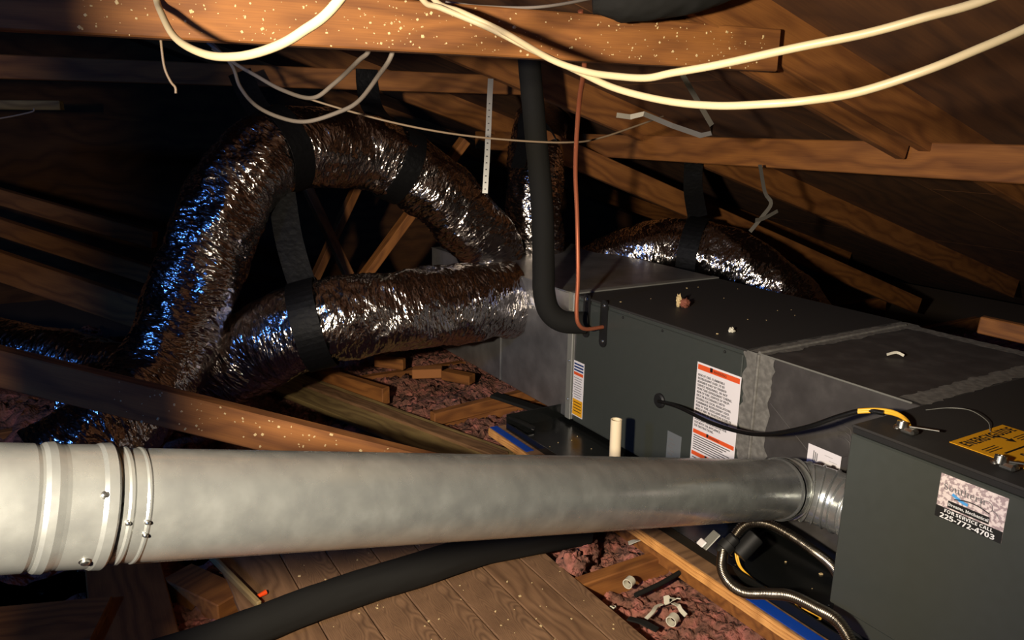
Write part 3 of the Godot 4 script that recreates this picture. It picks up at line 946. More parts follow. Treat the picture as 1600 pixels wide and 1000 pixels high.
func furnace_labels(fu: Node) -> void:
	var fx := 1.2168
	var s := label_plate("service_sticker", fu, Vector3(fx, 0.487, -0.5915), Vector3.BACK, Vector3.UP, Vector2(0.106, 0.076), mats["camo_paper"])
	strip_on("black_band", s, 0.0, -0.028, 0.106, 0.020, mats["print_black"])
	lettering(s, "FOR SERVICE CALL", on_plate(s, 0.0, -0.0225, 0.0011), 0.0078, mats["print_white"], HORIZONTAL_ALIGNMENT_CENTER, 1.15, true)
	lettering(s, "225-772-4703", on_plate(s, -0.001, -0.0325, 0.0011), 0.0118, mats["print_white"], HORIZONTAL_ALIGNMENT_CENTER, 1.22, true)
	lettering(s, "Southern", on_plate(s, -0.012, 0.018), 0.014, mats["print_grey"], HORIZONTAL_ALIGNMENT_CENTER, 1.1, false, 0.0, "Droid Serif")
	strip_on("name_band", s, -0.002, -0.0095, 0.066, 0.012, mats["print_black"])
	lettering(s, "Dreams, Mechanical", on_plate(s, -0.002, -0.0095, 0.0011), 0.0066, mats["print_white"], HORIZONTAL_ALIGNMENT_CENTER, 0.95, true, 0.0, "Droid Serif")
	# logo: blue swoosh over a black roof line, duck-like loop in thin line
	var g := s.global_transform
	var sw := []
	for k in 9:
		var t := k / 8.0
		sw.append(g * Vector3(-0.030 + t * 0.026, 0.0095 - sin(t * PI * 0.5) * 0.008, 0.0011))
	obj("logo_swoosh", ribbon(sw, 0.005, 0.0004, g.basis.y, 0.004), mats["sky_blue"], s)
	var rf := []
	for k in 13:
		var t := k / 12.0
		rf.append(g * Vector3(-0.026 + t * 0.056, 0.0020 + sin(t * PI) * 0.0055, 0.0011))
	obj("logo_line", ribbon(rf, 0.0016, 0.0004, g.basis.y, 0.004), mats["print_black"], s)
	var lp := []
	for k in 21:
		var t := k / 20.0
		var a := -0.6 + t * 4.6
		lp.append(g * Vector3(0.024 + cos(a) * 0.009, 0.012 + sin(a) * 0.009, 0.0011))
	obj("logo_loop", sweep(lp, 0.0005, 5, 0.003), mats["print_grey"], s)
	obj("logo_loop", sweep([g * Vector3(0.032, 0.010, 0.0011), g * Vector3(0.039, 0.007, 0.0011), g * Vector3(0.044, 0.001, 0.0011)], 0.0005, 5, 0.003), mats["print_grey"], s)
	# energy label on the top
	var e := label_plate("energy_label", fu, Vector3(1.376, 0.5492, -0.578), Vector3.RIGHT, Vector3.FORWARD, Vector2(0.168, 0.205), mats["yellow_label"])
	lettering(e, "ENERGYGUIDE", on_plate(e, 0.0, 0.082), 0.026, mats["print_black"], HORIZONTAL_ALIGNMENT_CENTER, 0.86, true)
	obj("arrow", ribbon([on_plate(e, 0.006, 0.078).origin, on_plate(e, 0.018, 0.070).origin, on_plate(e, 0.018, 0.056).origin], 0.004, 0.0005, Vector3.RIGHT, 0.004, false), mats["print_black"], e)
	var st := st_new()
	tri(st, on_plate(e, 0.008, 0.058, 0.001).origin, on_plate(e, 0.028, 0.058, 0.001).origin, on_plate(e, 0.018, 0.044, 0.001).origin, Vector3.UP)
	obj("arrow", st.commit(), mats["print_black"], e)
	strip_on("text_line", e, 0.0, 0.028, 0.10, 0.004, mats["print_black"])
	for k in 3:
		strip_on("text_line", e, -0.05, 0.055 - k * 0.006, 0.04, 0.002, mats["print_black"])
		strip_on("text_line", e, 0.055, 0.058 - k * 0.006, 0.04, 0.002, mats["print_black"])
	lettering(e, "80.0", on_plate(e, -0.012, 0.005), 0.026, mats["print_black"], HORIZONTAL_ALIGNMENT_CENTER, 0.9, true)
	# conduit clamp and fixings on the front edge of the top
	for c in [[Vector3(1.262, 0.549, -0.735), 1.0], [Vector3(1.262, 0.549, -0.568), 0.9]]:
		var p: Vector3 = c[0]
		var cl := bx("conduit_clamp", p + Vector3(0, 0.008, 0), Vector3(0.022, 0.012, 0.026), "steel", fu, Basis.IDENTITY, 0.004)
		obj("bolt", sweep([p + Vector3(-0.002, 0.016, 0.0), p + Vector3(0.012, 0.016, 0.02), p + Vector3(0.024, 0.016, 0.038)], 0.0022, 8, 0.02), mats["steel"], cl)
		obj("ring", turned(p + Vector3(-0.006, 0.010, -0.012), Vector3(0.2, 1, 0), [[0.0, 0.009], [0.012, 0.009], [0.012, 0.006], [0.0, 0.006]], 16), mats["steel"], cl)
		screw(cl, p + Vector3(-0.012, 0.012, -0.016), Vector3(-0.4, 0.9, 0).normalized(), 0.005)

# ---------------------------------------------------------------- flexible ducts and straps
func ducts() -> void:
	var d1 := [Vector3(1.428, 0.37, -2.375), Vector3(1.36, 0.458, -2.365), Vector3(1.164, 0.462, -2.349), Vector3(0.928, 0.460, -2.343), Vector3(0.722, 0.444, -2.372), Vector3(0.600, 0.390, -2.445), Vector3(0.49, 0.305, -2.53), Vector3(0.365, 0.225, -2.63), Vector3(0.205, 0.165, -2.72), Vector3(0.025, 0.14, -2.80)]
	d1[0] = Vector3(1.422, 0.452, -2.368)
	flex_duct("flexible_duct", d1, 0.132, "foil flexible duct running level from the plenum side through a black strap", 11)
	var d2 := [Vector3(1.54, 0.548, -2.70), Vector3(1.475, 0.635, -2.67), Vector3(1.389, 0.715, -2.655), Vector3(1.293, 0.804, -2.660), Vector3(1.149, 0.908, -2.681), Vector3(0.980, 0.967, -2.680), Vector3(0.810, 0.985, -2.643), Vector3(0.673, 0.965, -2.612), Vector3(0.569, 0.900, -2.572), Vector3(0.488, 0.789, -2.541), Vector3(0.404, 0.620, -2.507), Vector3(0.322, 0.456, -2.472), Vector3(0.241, 0.323, -2.411), Vector3(0.159, 0.250, -2.343), Vector3(0.062, 0.198, -2.290), Vector3(-0.052, 0.142, -2.268)]
	flex_duct("flexible_duct", d2, 0.128, "foil flexible duct arching up from the plenum top and down steeply", 23)
	var d3 := [Vector3(1.78, 0.548, -2.76), Vector3(1.765, 0.66, -2.745), Vector3(1.77, 0.77, -2.76), Vector3(1.80, 0.885, -2.80), Vector3(1.85, 0.99, -2.87), Vector3(1.98, 1.06, -3.05), Vector3(2.15, 1.02, -3.3)]
	flex_duct("flexible_duct", d3, 0.115, "foil flexible duct standing upright behind the black insulated line", 37)
	var d4 := [Vector3(2.045, 0.40, -2.74), Vector3(2.10, 0.475, -2.64), Vector3(2.172, 0.530, -2.542), Vector3(2.259, 0.560, -2.462), Vector3(2.327, 0.565, -2.362), Vector3(2.399, 0.532, -2.248), Vector3(2.473, 0.455, -2.121), Vector3(2.530, 0.349, -1.996), Vector3(2.551, 0.240, -1.891)]
	flex_duct("flexible_duct", d4, 0.135, "foil flexible duct humped over a strap behind the coil cabinet", 41)
	var d5 := [Vector3(0.26, 0.10, -2.90), Vector3(0.15, 0.17, -3.00), Vector3(0.0, 0.21, -3.10), Vector3(-0.175, 0.235, -3.22), Vector3(-0.371, 0.245, -3.40), Vector3(-0.626, 0.23, -3.66), Vector3(-0.9, 0.2, -3.95)]
	flex_duct("flexible_duct", d5, 0.125, "dim foil flexible duct lying low beyond the red-brown brace", 53)
	# collars on the sheet metal
	# straps
	var s1 := thing("duct_strap", "black strap from the arched duct down round the level duct", "strap", Vector3(0.66, 1.16, -2.58))
	strap_loop(s1, d2, Vector3(0.69, 0.97, -2.61), 0.140, 0.075)
	strap_loop(s1, d1, Vector3(0.70, 0.44, -2.38), 0.145, 0.085)
	obj("band", ribbon([Vector3(0.60, 1.215, -2.72), Vector3(0.615, 1.14, -2.66), Vector3(0.63, 1.09, -2.60)], 0.075, 0.003, Vector3(1, 0.2, 0.4), 0.02), mats["strap_black"], s1)
	obj("band", ribbon([Vector3(0.665, 0.84, -2.53), Vector3(0.665, 0.70, -2.47), Vector3(0.68, 0.57, -2.40), Vector3(0.69, 0.54, -2.33)], 0.085, 0.003, Vector3(1, 0.1, 0.3), 0.02), mats["strap_black"], s1)
	var s2 := thing("duct_strap", "black strap hanging from the rear cross beam round the arch crown", "strap", Vector3(1.10, 1.2, -2.75))
	strap_loop(s2, d2, Vector3(1.13, 0.92, -2.68), 0.136, 0.07)
	obj("band", ribbon([Vector3(1.12, 1.262, -2.948), Vector3(1.12, 1.20, -2.945), Vector3(1.12, 1.12, -2.90), Vector3(1.13, 1.05, -2.76)], 0.085, 0.003, Vector3(1, 0, 0.1), 0.02), mats["strap_black"], s2)
	var s3 := thing("duct_strap", "black strap round the humped duct behind the coil cabinet", "strap", Vector3(2.35, 0.9, -2.36))
	strap_loop(s3, d4, Vector3(2.32, 0.565, -2.37), 0.147, 0.08)
	obj("band", ribbon([Vector3(2.40, 0.93, -2.50), Vector3(2.37, 0.82, -2.46), Vector3(2.33, 0.71, -2.38)], 0.08, 0.003, Vector3(0.5, 0, 0.86), 0.02), mats["strap_black"], s3)
	var s4 := thing("duct_strap", "black strap peaked over the upright duct", "strap", Vector3(1.72, 1.1, -2.76))
	obj("band", ribbon([Vector3(1.66, 0.90, -2.72), Vector3(1.70, 1.00, -2.74), Vector3(1.735, 1.11, -2.78), Vector3(1.80, 1.06, -2.76), Vector3(1.86, 0.98, -2.76)], 0.07, 0.003, Vector3(0.3, 0, 0.9), 0.02), mats["strap_black"], s4)

# ---------------------------------------------------------------- vent pipe
func vent() -> void:
	var v := thing("vent_pipe", "galvanised metal vent pipe crossing to the furnace, collar at its far end", "pipe", Vector3(0.6, 0.5, -0.91))
	var a := Vector3(0.022, 0.671, -0.849)
	var b := Vector3(1.226, 0.354, -0.968)
	var d := (b - a).normalized()
	var R := 0.0595
	var len := a.distance_to(b)
	var prof := [[-0.02, R * 0.97], [0.006, R * 0.97], [0.007, R], [0.011, R], [0.013, R + 0.0016], [0.016, R + 0.0016], [0.018, R], [0.028, R], [0.030, R + 0.0012], [0.032, R + 0.0012], [0.034, R]]
	for k in 40:
		prof.append([0.04 + (len - 0.05) * k / 39.0, R])
	prof.append_array([[len - 0.006, R + 0.002], [len - 0.002, R + 0.003], [len + 0.001, R]])
	obj("pipe", turned(a, d, prof, 72), mats["galvanised"], v)
	obj("lock_seam", sweep([a + d * 0.03 + Vector3(-0.012, -0.0588, 0.012), a + d * (len * 0.5) + Vector3(-0.012, -0.0588, 0.012), b + Vector3(-0.012, -0.0588, 0.012)], 0.0016, 6, 0.1), mats["galvanised"], v)
	obj("collar", turned(a, d, [[-0.085, R + 0.001], [-0.062, R + 0.002], [-0.058, R + 0.0042], [-0.051, R + 0.005], [-0.044, R + 0.0032], [-0.040, R + 0.0025], [-0.012, R + 0.003], [-0.008, R + 0.0045], [0.001, R + 0.005], [0.003, R + 0.0035], [0.003, R - 0.002]], 72), mats["galvanised"], v)
	obj("upper_pipe", turned(a, d, [[-0.60, R + 0.003], [-0.068, R + 0.003], [-0.060, R + 0.0005], [-0.056, R - 0.002]], 72), mats["galvanised"], v)
	var side := d.cross(Vector3.UP).normalized()
	var up := side.cross(d).normalized()
	for s in [[-0.018, -0.62, 0.0045], [-0.012, 0.55, 0.003], [0.012, 0.10, 0.0022], [0.03, 0.10, 0.0022], [0.03, -0.12, 0.0022]]:
		var n := (side * cos(s[1]) + up * sin(s[1])).normalized()
		screw(v, a + d * s[0] + n * (R + (0.003 if s[0] < 0.0 else 0.001)), n, s[2])
	# adjustable elbow of turned gores
	var e := [b, b + d * 0.05, Vector3(1.312, 0.333, -0.945), Vector3(1.333, 0.328, -0.905), Vector3(1.338, 0.326, -0.86), Vector3(1.338, 0.326, -0.812)]
	var er := func(s: float, _a: float) -> float:
		var g := fposmod(s, 0.026) / 0.026
		return R + 0.0012 + (0.0032 if g < 0.18 else 0.0)
	obj("elbow", sweep(e, er, 64, 0.0022, 0.3, false), mats["galvanised"], v)
	obj("flange", turned(Vector3(1.338, 0.326, -0.812), Vector3(0, 0, -1), [[0.0, 0.0], [0.0, 0.078], [0.003, 0.078], [0.004, 0.061], [0.02, 0.061]], 48), mats["galvanised"], v)

# ---------------------------------------------------------------- pipes, cables, wires
func tube_thing(called: String, label: String, category: String, pts: Array, r, m: String, cols := 12, step := 0.008) -> MeshInstance3D:
	var o := obj(called, sweep(pts, r, cols, step), mats[m])
	tag(o, label, category)
	return o

func lines() -> void:
	var sn := FastNoiseLite.new()
	sn.frequency = 6.0
	var foam := func(s: float, a: float) -> float: return 0.0345 + sn.get_noise_3d(cos(a), sin(a), s) * 0.0012
	var su := thing("suction_line", "black foam-insulated refrigerant line dropping from the beam to the coil", "pipe", Vector3(1.32, 0.5, -1.95))
	obj("foam_sleeve", sweep([Vector3(1.345, 1.40, -2.175), Vector3(1.340, 1.324, -2.146), Vector3(1.330, 1.256, -2.124), Vector3(1.330, 1.058, -2.081), Vector3(1.320, 0.830, -2.015), Vector3(1.306, 0.638, -1.975), Vector3(1.300, 0.570, -1.960), Vector3(1.310, 0.512, -1.944), Vector3(1.345, 0.480, -1.920), Vector3(1.412, 0.474, -1.893)], foam, 32, 0.01), mats["foam_black"], su)
	tube_thing("copper_line", "thin bare copper line curving into the coil bracket", "pipe", [Vector3(1.02, 1.30, -1.43), Vector3(1.063, 1.204, -1.469), Vector3(1.106, 1.175, -1.531), Vector3(1.180, 1.107, -1.647), Vector3(1.247, 0.960, -1.745), Vector3(1.283, 0.817, -1.778), Vector3(1.291, 0.654, -1.774), Vector3(1.291, 0.561, -1.775), Vector3(1.300, 0.512, -1.777), Vector3(1.335, 0.488, -1.785), Vector3(1.4125, 0.480, -1.806)], 0.0060, "copper", 16)
	var fat := func(s: float, a: float) -> float: return 0.0395 + sn.get_noise_3d(cos(a), sin(a), s * 0.6) * 0.004
	tube_thing("insulated_line", "thick black foam-insulated line lying across the wood deck", "pipe", [Vector3(-0.40, 0.0, -1.40), Vector3(-0.1, 0.045, -1.45), Vector3(0.214, 0.040, -1.48), Vector3(0.375, 0.041, -1.50), Vector3(0.524, 0.042, -1.513), Vector3(0.683, 0.042, -1.516), Vector3(0.857, 0.042, -1.522), Vector3(1.02, 0.041, -1.50), Vector3(1.14, 0.03, -1.49)], fat, "foam_black", 28, 0.012)
	var lump := func(s: float, a: float) -> float: return 0.018 + 0.022 * smoothstep(0.0, 0.06, s) + sn.get_noise_3d(cos(a), sin(a), s * 3.0) * 0.006
	tube_thing("insulated_line", "black foam-insulated line resting over the flecked cross beam", "pipe", [Vector3(0.955, 1.292, -1.30), Vector3(1.0, 1.298, -1.27), Vector3(1.06, 1.305, -1.24), Vector3(1.14, 1.325, -1.21), Vector3(1.24, 1.37, -1.18), Vector3(1.35, 1.45, -1.15)], lump, "foam_black", 24, 0.008)
	# white cables
	tube_thing("white_cable", "white cable sagging in one loop below the flecked cross beam", "cable", [Vector3(0.17, 1.42, -1.52), Vector3(0.194, 1.263, -1.453), Vector3(0.192, 1.220, -1.375), Vector3(0.190, 1.172, -1.242), Vector3(0.202, 1.143, -1.106), Vector3(0.220, 1.135, -1.008), Vector3(0.238, 1.139, -0.927), Vector3(0.255, 1.152, -0.860), Vector3(0.275, 1.181, -0.784), Vector3(0.31, 1.28, -0.66), Vector3(0.34, 1.45, -0.5)], 0.0052, "romex", 14)
	tube_thing("white_cable", "upper white cable of the two that cross the beam and rise", "cable", [Vector3(0.60, 1.36, -1.36), Vector3(0.629, 1.275, -1.325), Vector3(0.655, 1.248, -1.265), Vector3(0.697, 1.215, -1.200), Vector3(0.697, 1.162, -1.052), Vector3(0.711, 1.141, -0.978), Vector3(0.714, 1.132, -0.913), Vector3(0.718, 1.127, -0.849), Vector3(0.727, 1.132, -0.809), Vector3(0.748, 1.140, -0.750), Vector3(0.782, 1.156, -0.662), Vector3(0.818, 1.169, -0.596), Vector3(0.845, 1.183, -0.547), Vector3(0.887, 1.204, -0.492), Vector3(0.95, 1.26, -0.40), Vector3(1.0, 1.36, -0.3)], 0.0050, "romex", 14)
	tube_thing("white_cable", "lower white cable of the two, sagging furthest under the beam", "cable", [Vector3(0.585, 1.34, -1.36), Vector3(0.612, 1.272, -1.332), Vector3(0.628, 1.255, -1.29), Vector3(0.684, 1.222, -1.226), Vector3(0.719, 1.186, -1.150), Vector3(0.729, 1.146, -1.028), Vector3(0.732, 1.117, -0.934), Vector3(0.744, 1.098, -0.837), Vector3(0.757, 1.091, -0.755), Vector3(0.781, 1.093, -0.692), Vector3(0.805, 1.097, -0.655), Vector3(0.823, 1.106, -0.599), Vector3(0.849, 1.127, -0.541), Vector3(0.879, 1.148, -0.505), Vector3(0.919, 1.176, -0.465), Vector3(0.99, 1.24, -0.38), Vector3(1.05, 1.34, -0.28)], 0.0050, "romex", 14)
	tube_thing("grey_cable", "grey cable in a shallow bent sag behind the flecked beam", "cable", [Vector3(0.60, 1.29, -1.53), Vector3(0.596, 1.208, -1.549), Vector3(0.592, 1.185, -1.605), Vector3(0.575, 1.141, -1.722), Vector3(0.548, 1.114, -1.79), Vector3(0.521, 1.135, -1.934), Vector3(0.498, 1.172, -2.079), Vector3(0.477, 1.210, -2.223), Vector3(0.45, 1.27, -2.4)], 0.0048, "cable_grey", 10)
	tube_thing("grey_cable", "grey cable drooping lowest before the arched duct", "cable", [Vector3(0.64, 1.29, -1.50), Vector3(0.634, 1.201, -1.523), Vector3(0.622, 1.154, -1.577), Vector3(0.620, 1.108, -1.686), Vector3(0.598, 1.085, -1.753), Vector3(0.550, 1.063, -1.836), Vector3(0.514, 1.070, -1.920), Vector3(0.478, 1.098, -2.010), Vector3(0.473, 1.147, -2.148), Vector3(0.472, 1.203, -2.224), Vector3(0.46, 1.27, -2.4)], 0.0048, "cable_grey", 10)
	tube_thing("thin_wire", "thin tan wire strung past the black insulated line", "wire", [Vector3(0.45, 1.25, -2.35), Vector3(0.484, 1.206, -2.218), Vector3(0.537, 1.157, -2.111), Vector3(0.631, 1.116, -2.043), Vector3(0.799, 1.070, -1.988), Vector3(0.963, 1.040, -1.940), Vector3(1.135, 1.024, -1.892), Vector3(1.30, 1.02, -1.86), Vector3(1.441, 1.034, -1.890), Vector3(1.7, 1.10, -1.92)], 0.0028, "wire_tan", 8)
	tube_thing("thin_wire", "thin pale wire resting along the flecked beam's top", "wire", [Vector3(0.70, 1.286, -1.42), Vector3(0.78, 1.284, -1.41), Vector3(0.90, 1.292, -1.38), Vector3(1.05, 1.33, -1.36), Vector3(1.2, 1.39, -1.35)], 0.0032, "cable_grey", 8)
	tube_thing("thin_wire", "short twisted wire end hanging below the flecked beam", "wire", [Vector3(0.205, 1.20, -1.50), Vector3(0.207, 1.15, -1.50), Vector3(0.215, 1.125, -1.50), Vector3(0.222, 1.115, -1.50), Vector3(0.222, 1.105, -1.50)], 0.0022, "wire_tan", 8, 0.004)
	tube_thing("thin_wire", "faint thin wire in the dark rear of the attic", "wire", [Vector3(-0.5, 1.03, -3.55), Vector3(-0.16, 1.045, -3.3), Vector3(0.0, 1.075, -3.2), Vector3(0.02, 1.09, -3.19)], 0.003, "wire_tan", 8)
	# black control cable with yellow wires
	tube_thing("black_control_cable", "black control cable looping from the coil grommet to the furnace top", "cable", [Vector3(1.411, 0.330, -1.538), Vector3(1.361, 0.364, -1.407), Vector3(1.307, 0.389, -1.242), Vector3(1.290, 0.407, -1.134), Vector3(1.275, 0.436, -1.046), Vector3(1.266, 0.488, -0.947), Vector3(1.272, 0.532, -0.882), Vector3(1.280, 0.558, -0.837), Vector3(1.285, 0.564, -0.80)], 0.0050, "wire_black", 12)
	for k in 2:
		var o := 0.004 * k
		tube_thing("yellow_wire", ["yellow wire from the black cable into the conduit clamp", "second yellow wire beside it entering the conduit clamp"][k], "wire", [Vector3(1.270, 0.554 + o, -0.843), Vector3(1.285, 0.562 + o, -0.815), Vector3(1.290, 0.566 + o, -0.785), Vector3(1.282 + o * 0.5, 0.566, -0.757), Vector3(1.268 + o * 0.5, 0.557, -0.737)], 0.0032, "wire_yellow", 10, 0.004)
	tube_thing("thin_wire", "fine grey wire bent over the furnace top", "wire", [Vector3(1.40, 0.553, -0.79), Vector3(1.43, 0.560, -0.765), Vector3(1.44, 0.565, -0.73), Vector3(1.425, 0.560, -0.69), Vector3(1.40, 0.552, -0.67)], 0.0008, "steel_dull", 6, 0.004)
	# gas connectors
	var g := thing("gas_connector", "looped corrugated stainless gas connector with its black valve", "gas line", Vector3(1.2, 0.13, -1.0))
	var cor := func(s: float, _a: float) -> float: return 0.0105 + 0.0012 * sin(s * TAU / 0.0042)
	obj("hose", sweep([Vector3(1.255, 0.205, -0.815), Vector3(1.288, 0.214, -0.866), Vector3(1.306, 0.213, -0.926), Vector3(1.303, 0.222, -0.991), Vector3(1.285, 0.231, -1.029), Vector3(1.255, 0.234, -1.048), Vector3(1.236, 0.224, -1.057), Vector3(1.222, 0.206, -1.061)], cor, 16, 0.00105), mats["gas_steel"], g)
	obj("hose", sweep([Vector3(1.195, 0.178, -1.067), Vector3(1.162, 0.158, -1.037), Vector3(1.145, 0.148, -0.998), Vector3(1.142, 0.152, -0.953), Vector3(1.146, 0.180, -0.897), Vector3(1.142, 0.206, -0.845), Vector3(1.140, 0.215, -0.788), Vector3(1.131, 0.221, -0.734), Vector3(1.125, 0.19, -0.690), Vector3(1.13, 0.14, -0.66)], cor, 16, 0.00105), mats["gas_steel"], g)
	var ax := Vector3(0.72, 0.62, 0.12).normalized()
	obj("valve", turned(Vector3(1.186, 0.168, -1.069), ax, [[0.0, 0.0], [0.0, 0.014], [0.012, 0.014], [0.013, 0.018], [0.03, 0.018], [0.031, 0.014], [0.046, 0.014], [0.05, 0.011], [0.05, 0.0]], 16), mats["black_gasket"], g)
	obj("valve_cap", turned(Vector3(1.225, 0.162, -1.05), ax, [[0.0, 0.0], [0.0, 0.019], [0.055, 0.019], [0.057, 0.017], [0.057, 0.0]], 20), mats["black_gasket"], g)
	var tg := bx("valve_tag", Vector3(1.176, 0.192, -1.09), Vector3(0.046, 0.003, 0.026), "steel_dull", g, Basis(ax, (Vector3.UP - ax * ax.y).normalized(), ax.cross((Vector3.UP - ax * ax.y).normalized())))
	bx("barcode_sticker", Vector3(1.160, 0.186, -1.098), Vector3(0.016, 0.004, 0.022), "paper", g, tg.global_transform.basis.orthonormalized())
	for k in 2:
		tube_thing("yellow_wire", ["yellow wire drooping from the gas valve into the pan", "second yellow wire drooping beside it from the gas valve"][k], "wire", [Vector3(1.238, 0.165, -1.075 + k * 0.006), Vector3(1.232, 0.136, -1.055 + k * 0.006), Vector3(1.228, 0.128, -1.025 + k * 0.005), Vector3(1.222, 0.128, -0.99 + k * 0.004), Vector3(1.219, 0.132, -0.962 + k * 0.003)], 0.002, "wire_yellow", 8, 0.004)
	tube_thing("yellow_wire", "short yellow wire end tied in a knot at the furnace foot", "wire", [Vector3(1.236, 0.125, -0.905), Vector3(1.228, 0.122, -0.875), Vector3(1.222, 0.122, -0.852), Vector3(1.238, 0.126, -0.842), Vector3(1.242, 0.124, -0.862), Vector3(1.238, 0.122, -0.888)], 0.002, "wire_yellow", 8, 0.004)
	# upright pvc stub
	var pv := thing("drain_stub", "cream plastic drain pipe stub standing before the coil cabinet", "pipe", Vector3(1.255, 0.118, -1.525))
	var R := 0.0152
	var st := sweep([Vector3(1.255, 0.118, -1.522), Vector3(1.255, 0.20, -1.524), Vector3(1.255, 0.309, -1.526)], R, 28, 0.02, 0.3, false)
	obj("pipe", st, mats["pvc"], pv)
	obj("bore", turned(Vector3(1.255, 0.309, -1.526), Vector3.DOWN, [[0.0, R], [0.0, R * 0.80], [0.09, R * 0.80], [0.09, 0.0]], 28), mats["pvc"], pv)
	# perforated hanger straps
	var hs := thing("hanger_strap", "straight perforated steel hanger strap before the rear beam", "strap", Vector3(1.35, 0.99, -2.41))
	obj("band", ribbon([Vector3(1.385, 1.22, -2.46), Vector3(1.374, 1.151, -2.446), Vector3(1.350, 0.990, -2.414), Vector3(1.325, 0.835, -2.384)], 0.019, 0.0012, Vector3(0.85, 0, 0.52), 0.03), mats["steel"], hs)
	for k in 14:
		var p := Vector3(1.372, 1.135, -2.443).lerp(Vector3(1.327, 0.848, -2.387), k / 13.0)
		obj("hole", turned(p + Vector3(-0.52, 0, 0.85) * 0.0005, Vector3(-0.52, 0, 0.85), [[0.0, 0.0035], [0.0006, 0.0032], [0.0007, 0.0]], 8), mats["black_gasket"], hs)
	var bs := thing("hanger_strap", "bent perforated steel strap sticking out under the flecked beam", "strap", Vector3(1.2, 1.08, -1.3))
	obj("band", ribbon([Vector3(1.292, 1.094, -1.636), Vector3(1.322, 1.090, -1.617), Vector3(1.339, 1.098, -1.585), Vector3(1.362, 1.070, -1.503), Vector3(1.383, 1.048, -1.423), Vector3(1.391, 1.054, -1.396), Vector3(1.386, 1.072, -1.392), Vector3(1.305, 1.179, -1.412), Vector3(1.290, 1.201, -1.415)], 0.0125, 0.0012, Vector3(0.2, 1, 0.1), 0.03, false), mats["strap_steel"], bs)
	var hk := thing("strap_end", "twisted grey strap scrap nailed on the sloping strut", "strap", Vector3(1.98, 0.84, -1.74))
	obj("band", ribbon([Vector3(2.02, 0.955, -1.80), Vector3(1.996, 0.872, -1.748), Vector3(2.009, 0.837, -1.730), Vector3(1.978, 0.793, -1.736), Vector3(1.941, 0.748, -1.745)], 0.012, 0.0012, Vector3(0.85, 0, 0.5), 0.012), mats["strap_steel"], hk)
	obj("band", ribbon([Vector3(2.02, 0.815, -1.71), Vector3(1.98, 0.79, -1.73), Vector3(1.955, 0.785, -1.74)], 0.012, 0.0012, Vector3(0.2, 1, 0.3), 0.012), mats["strap_steel"], hk)

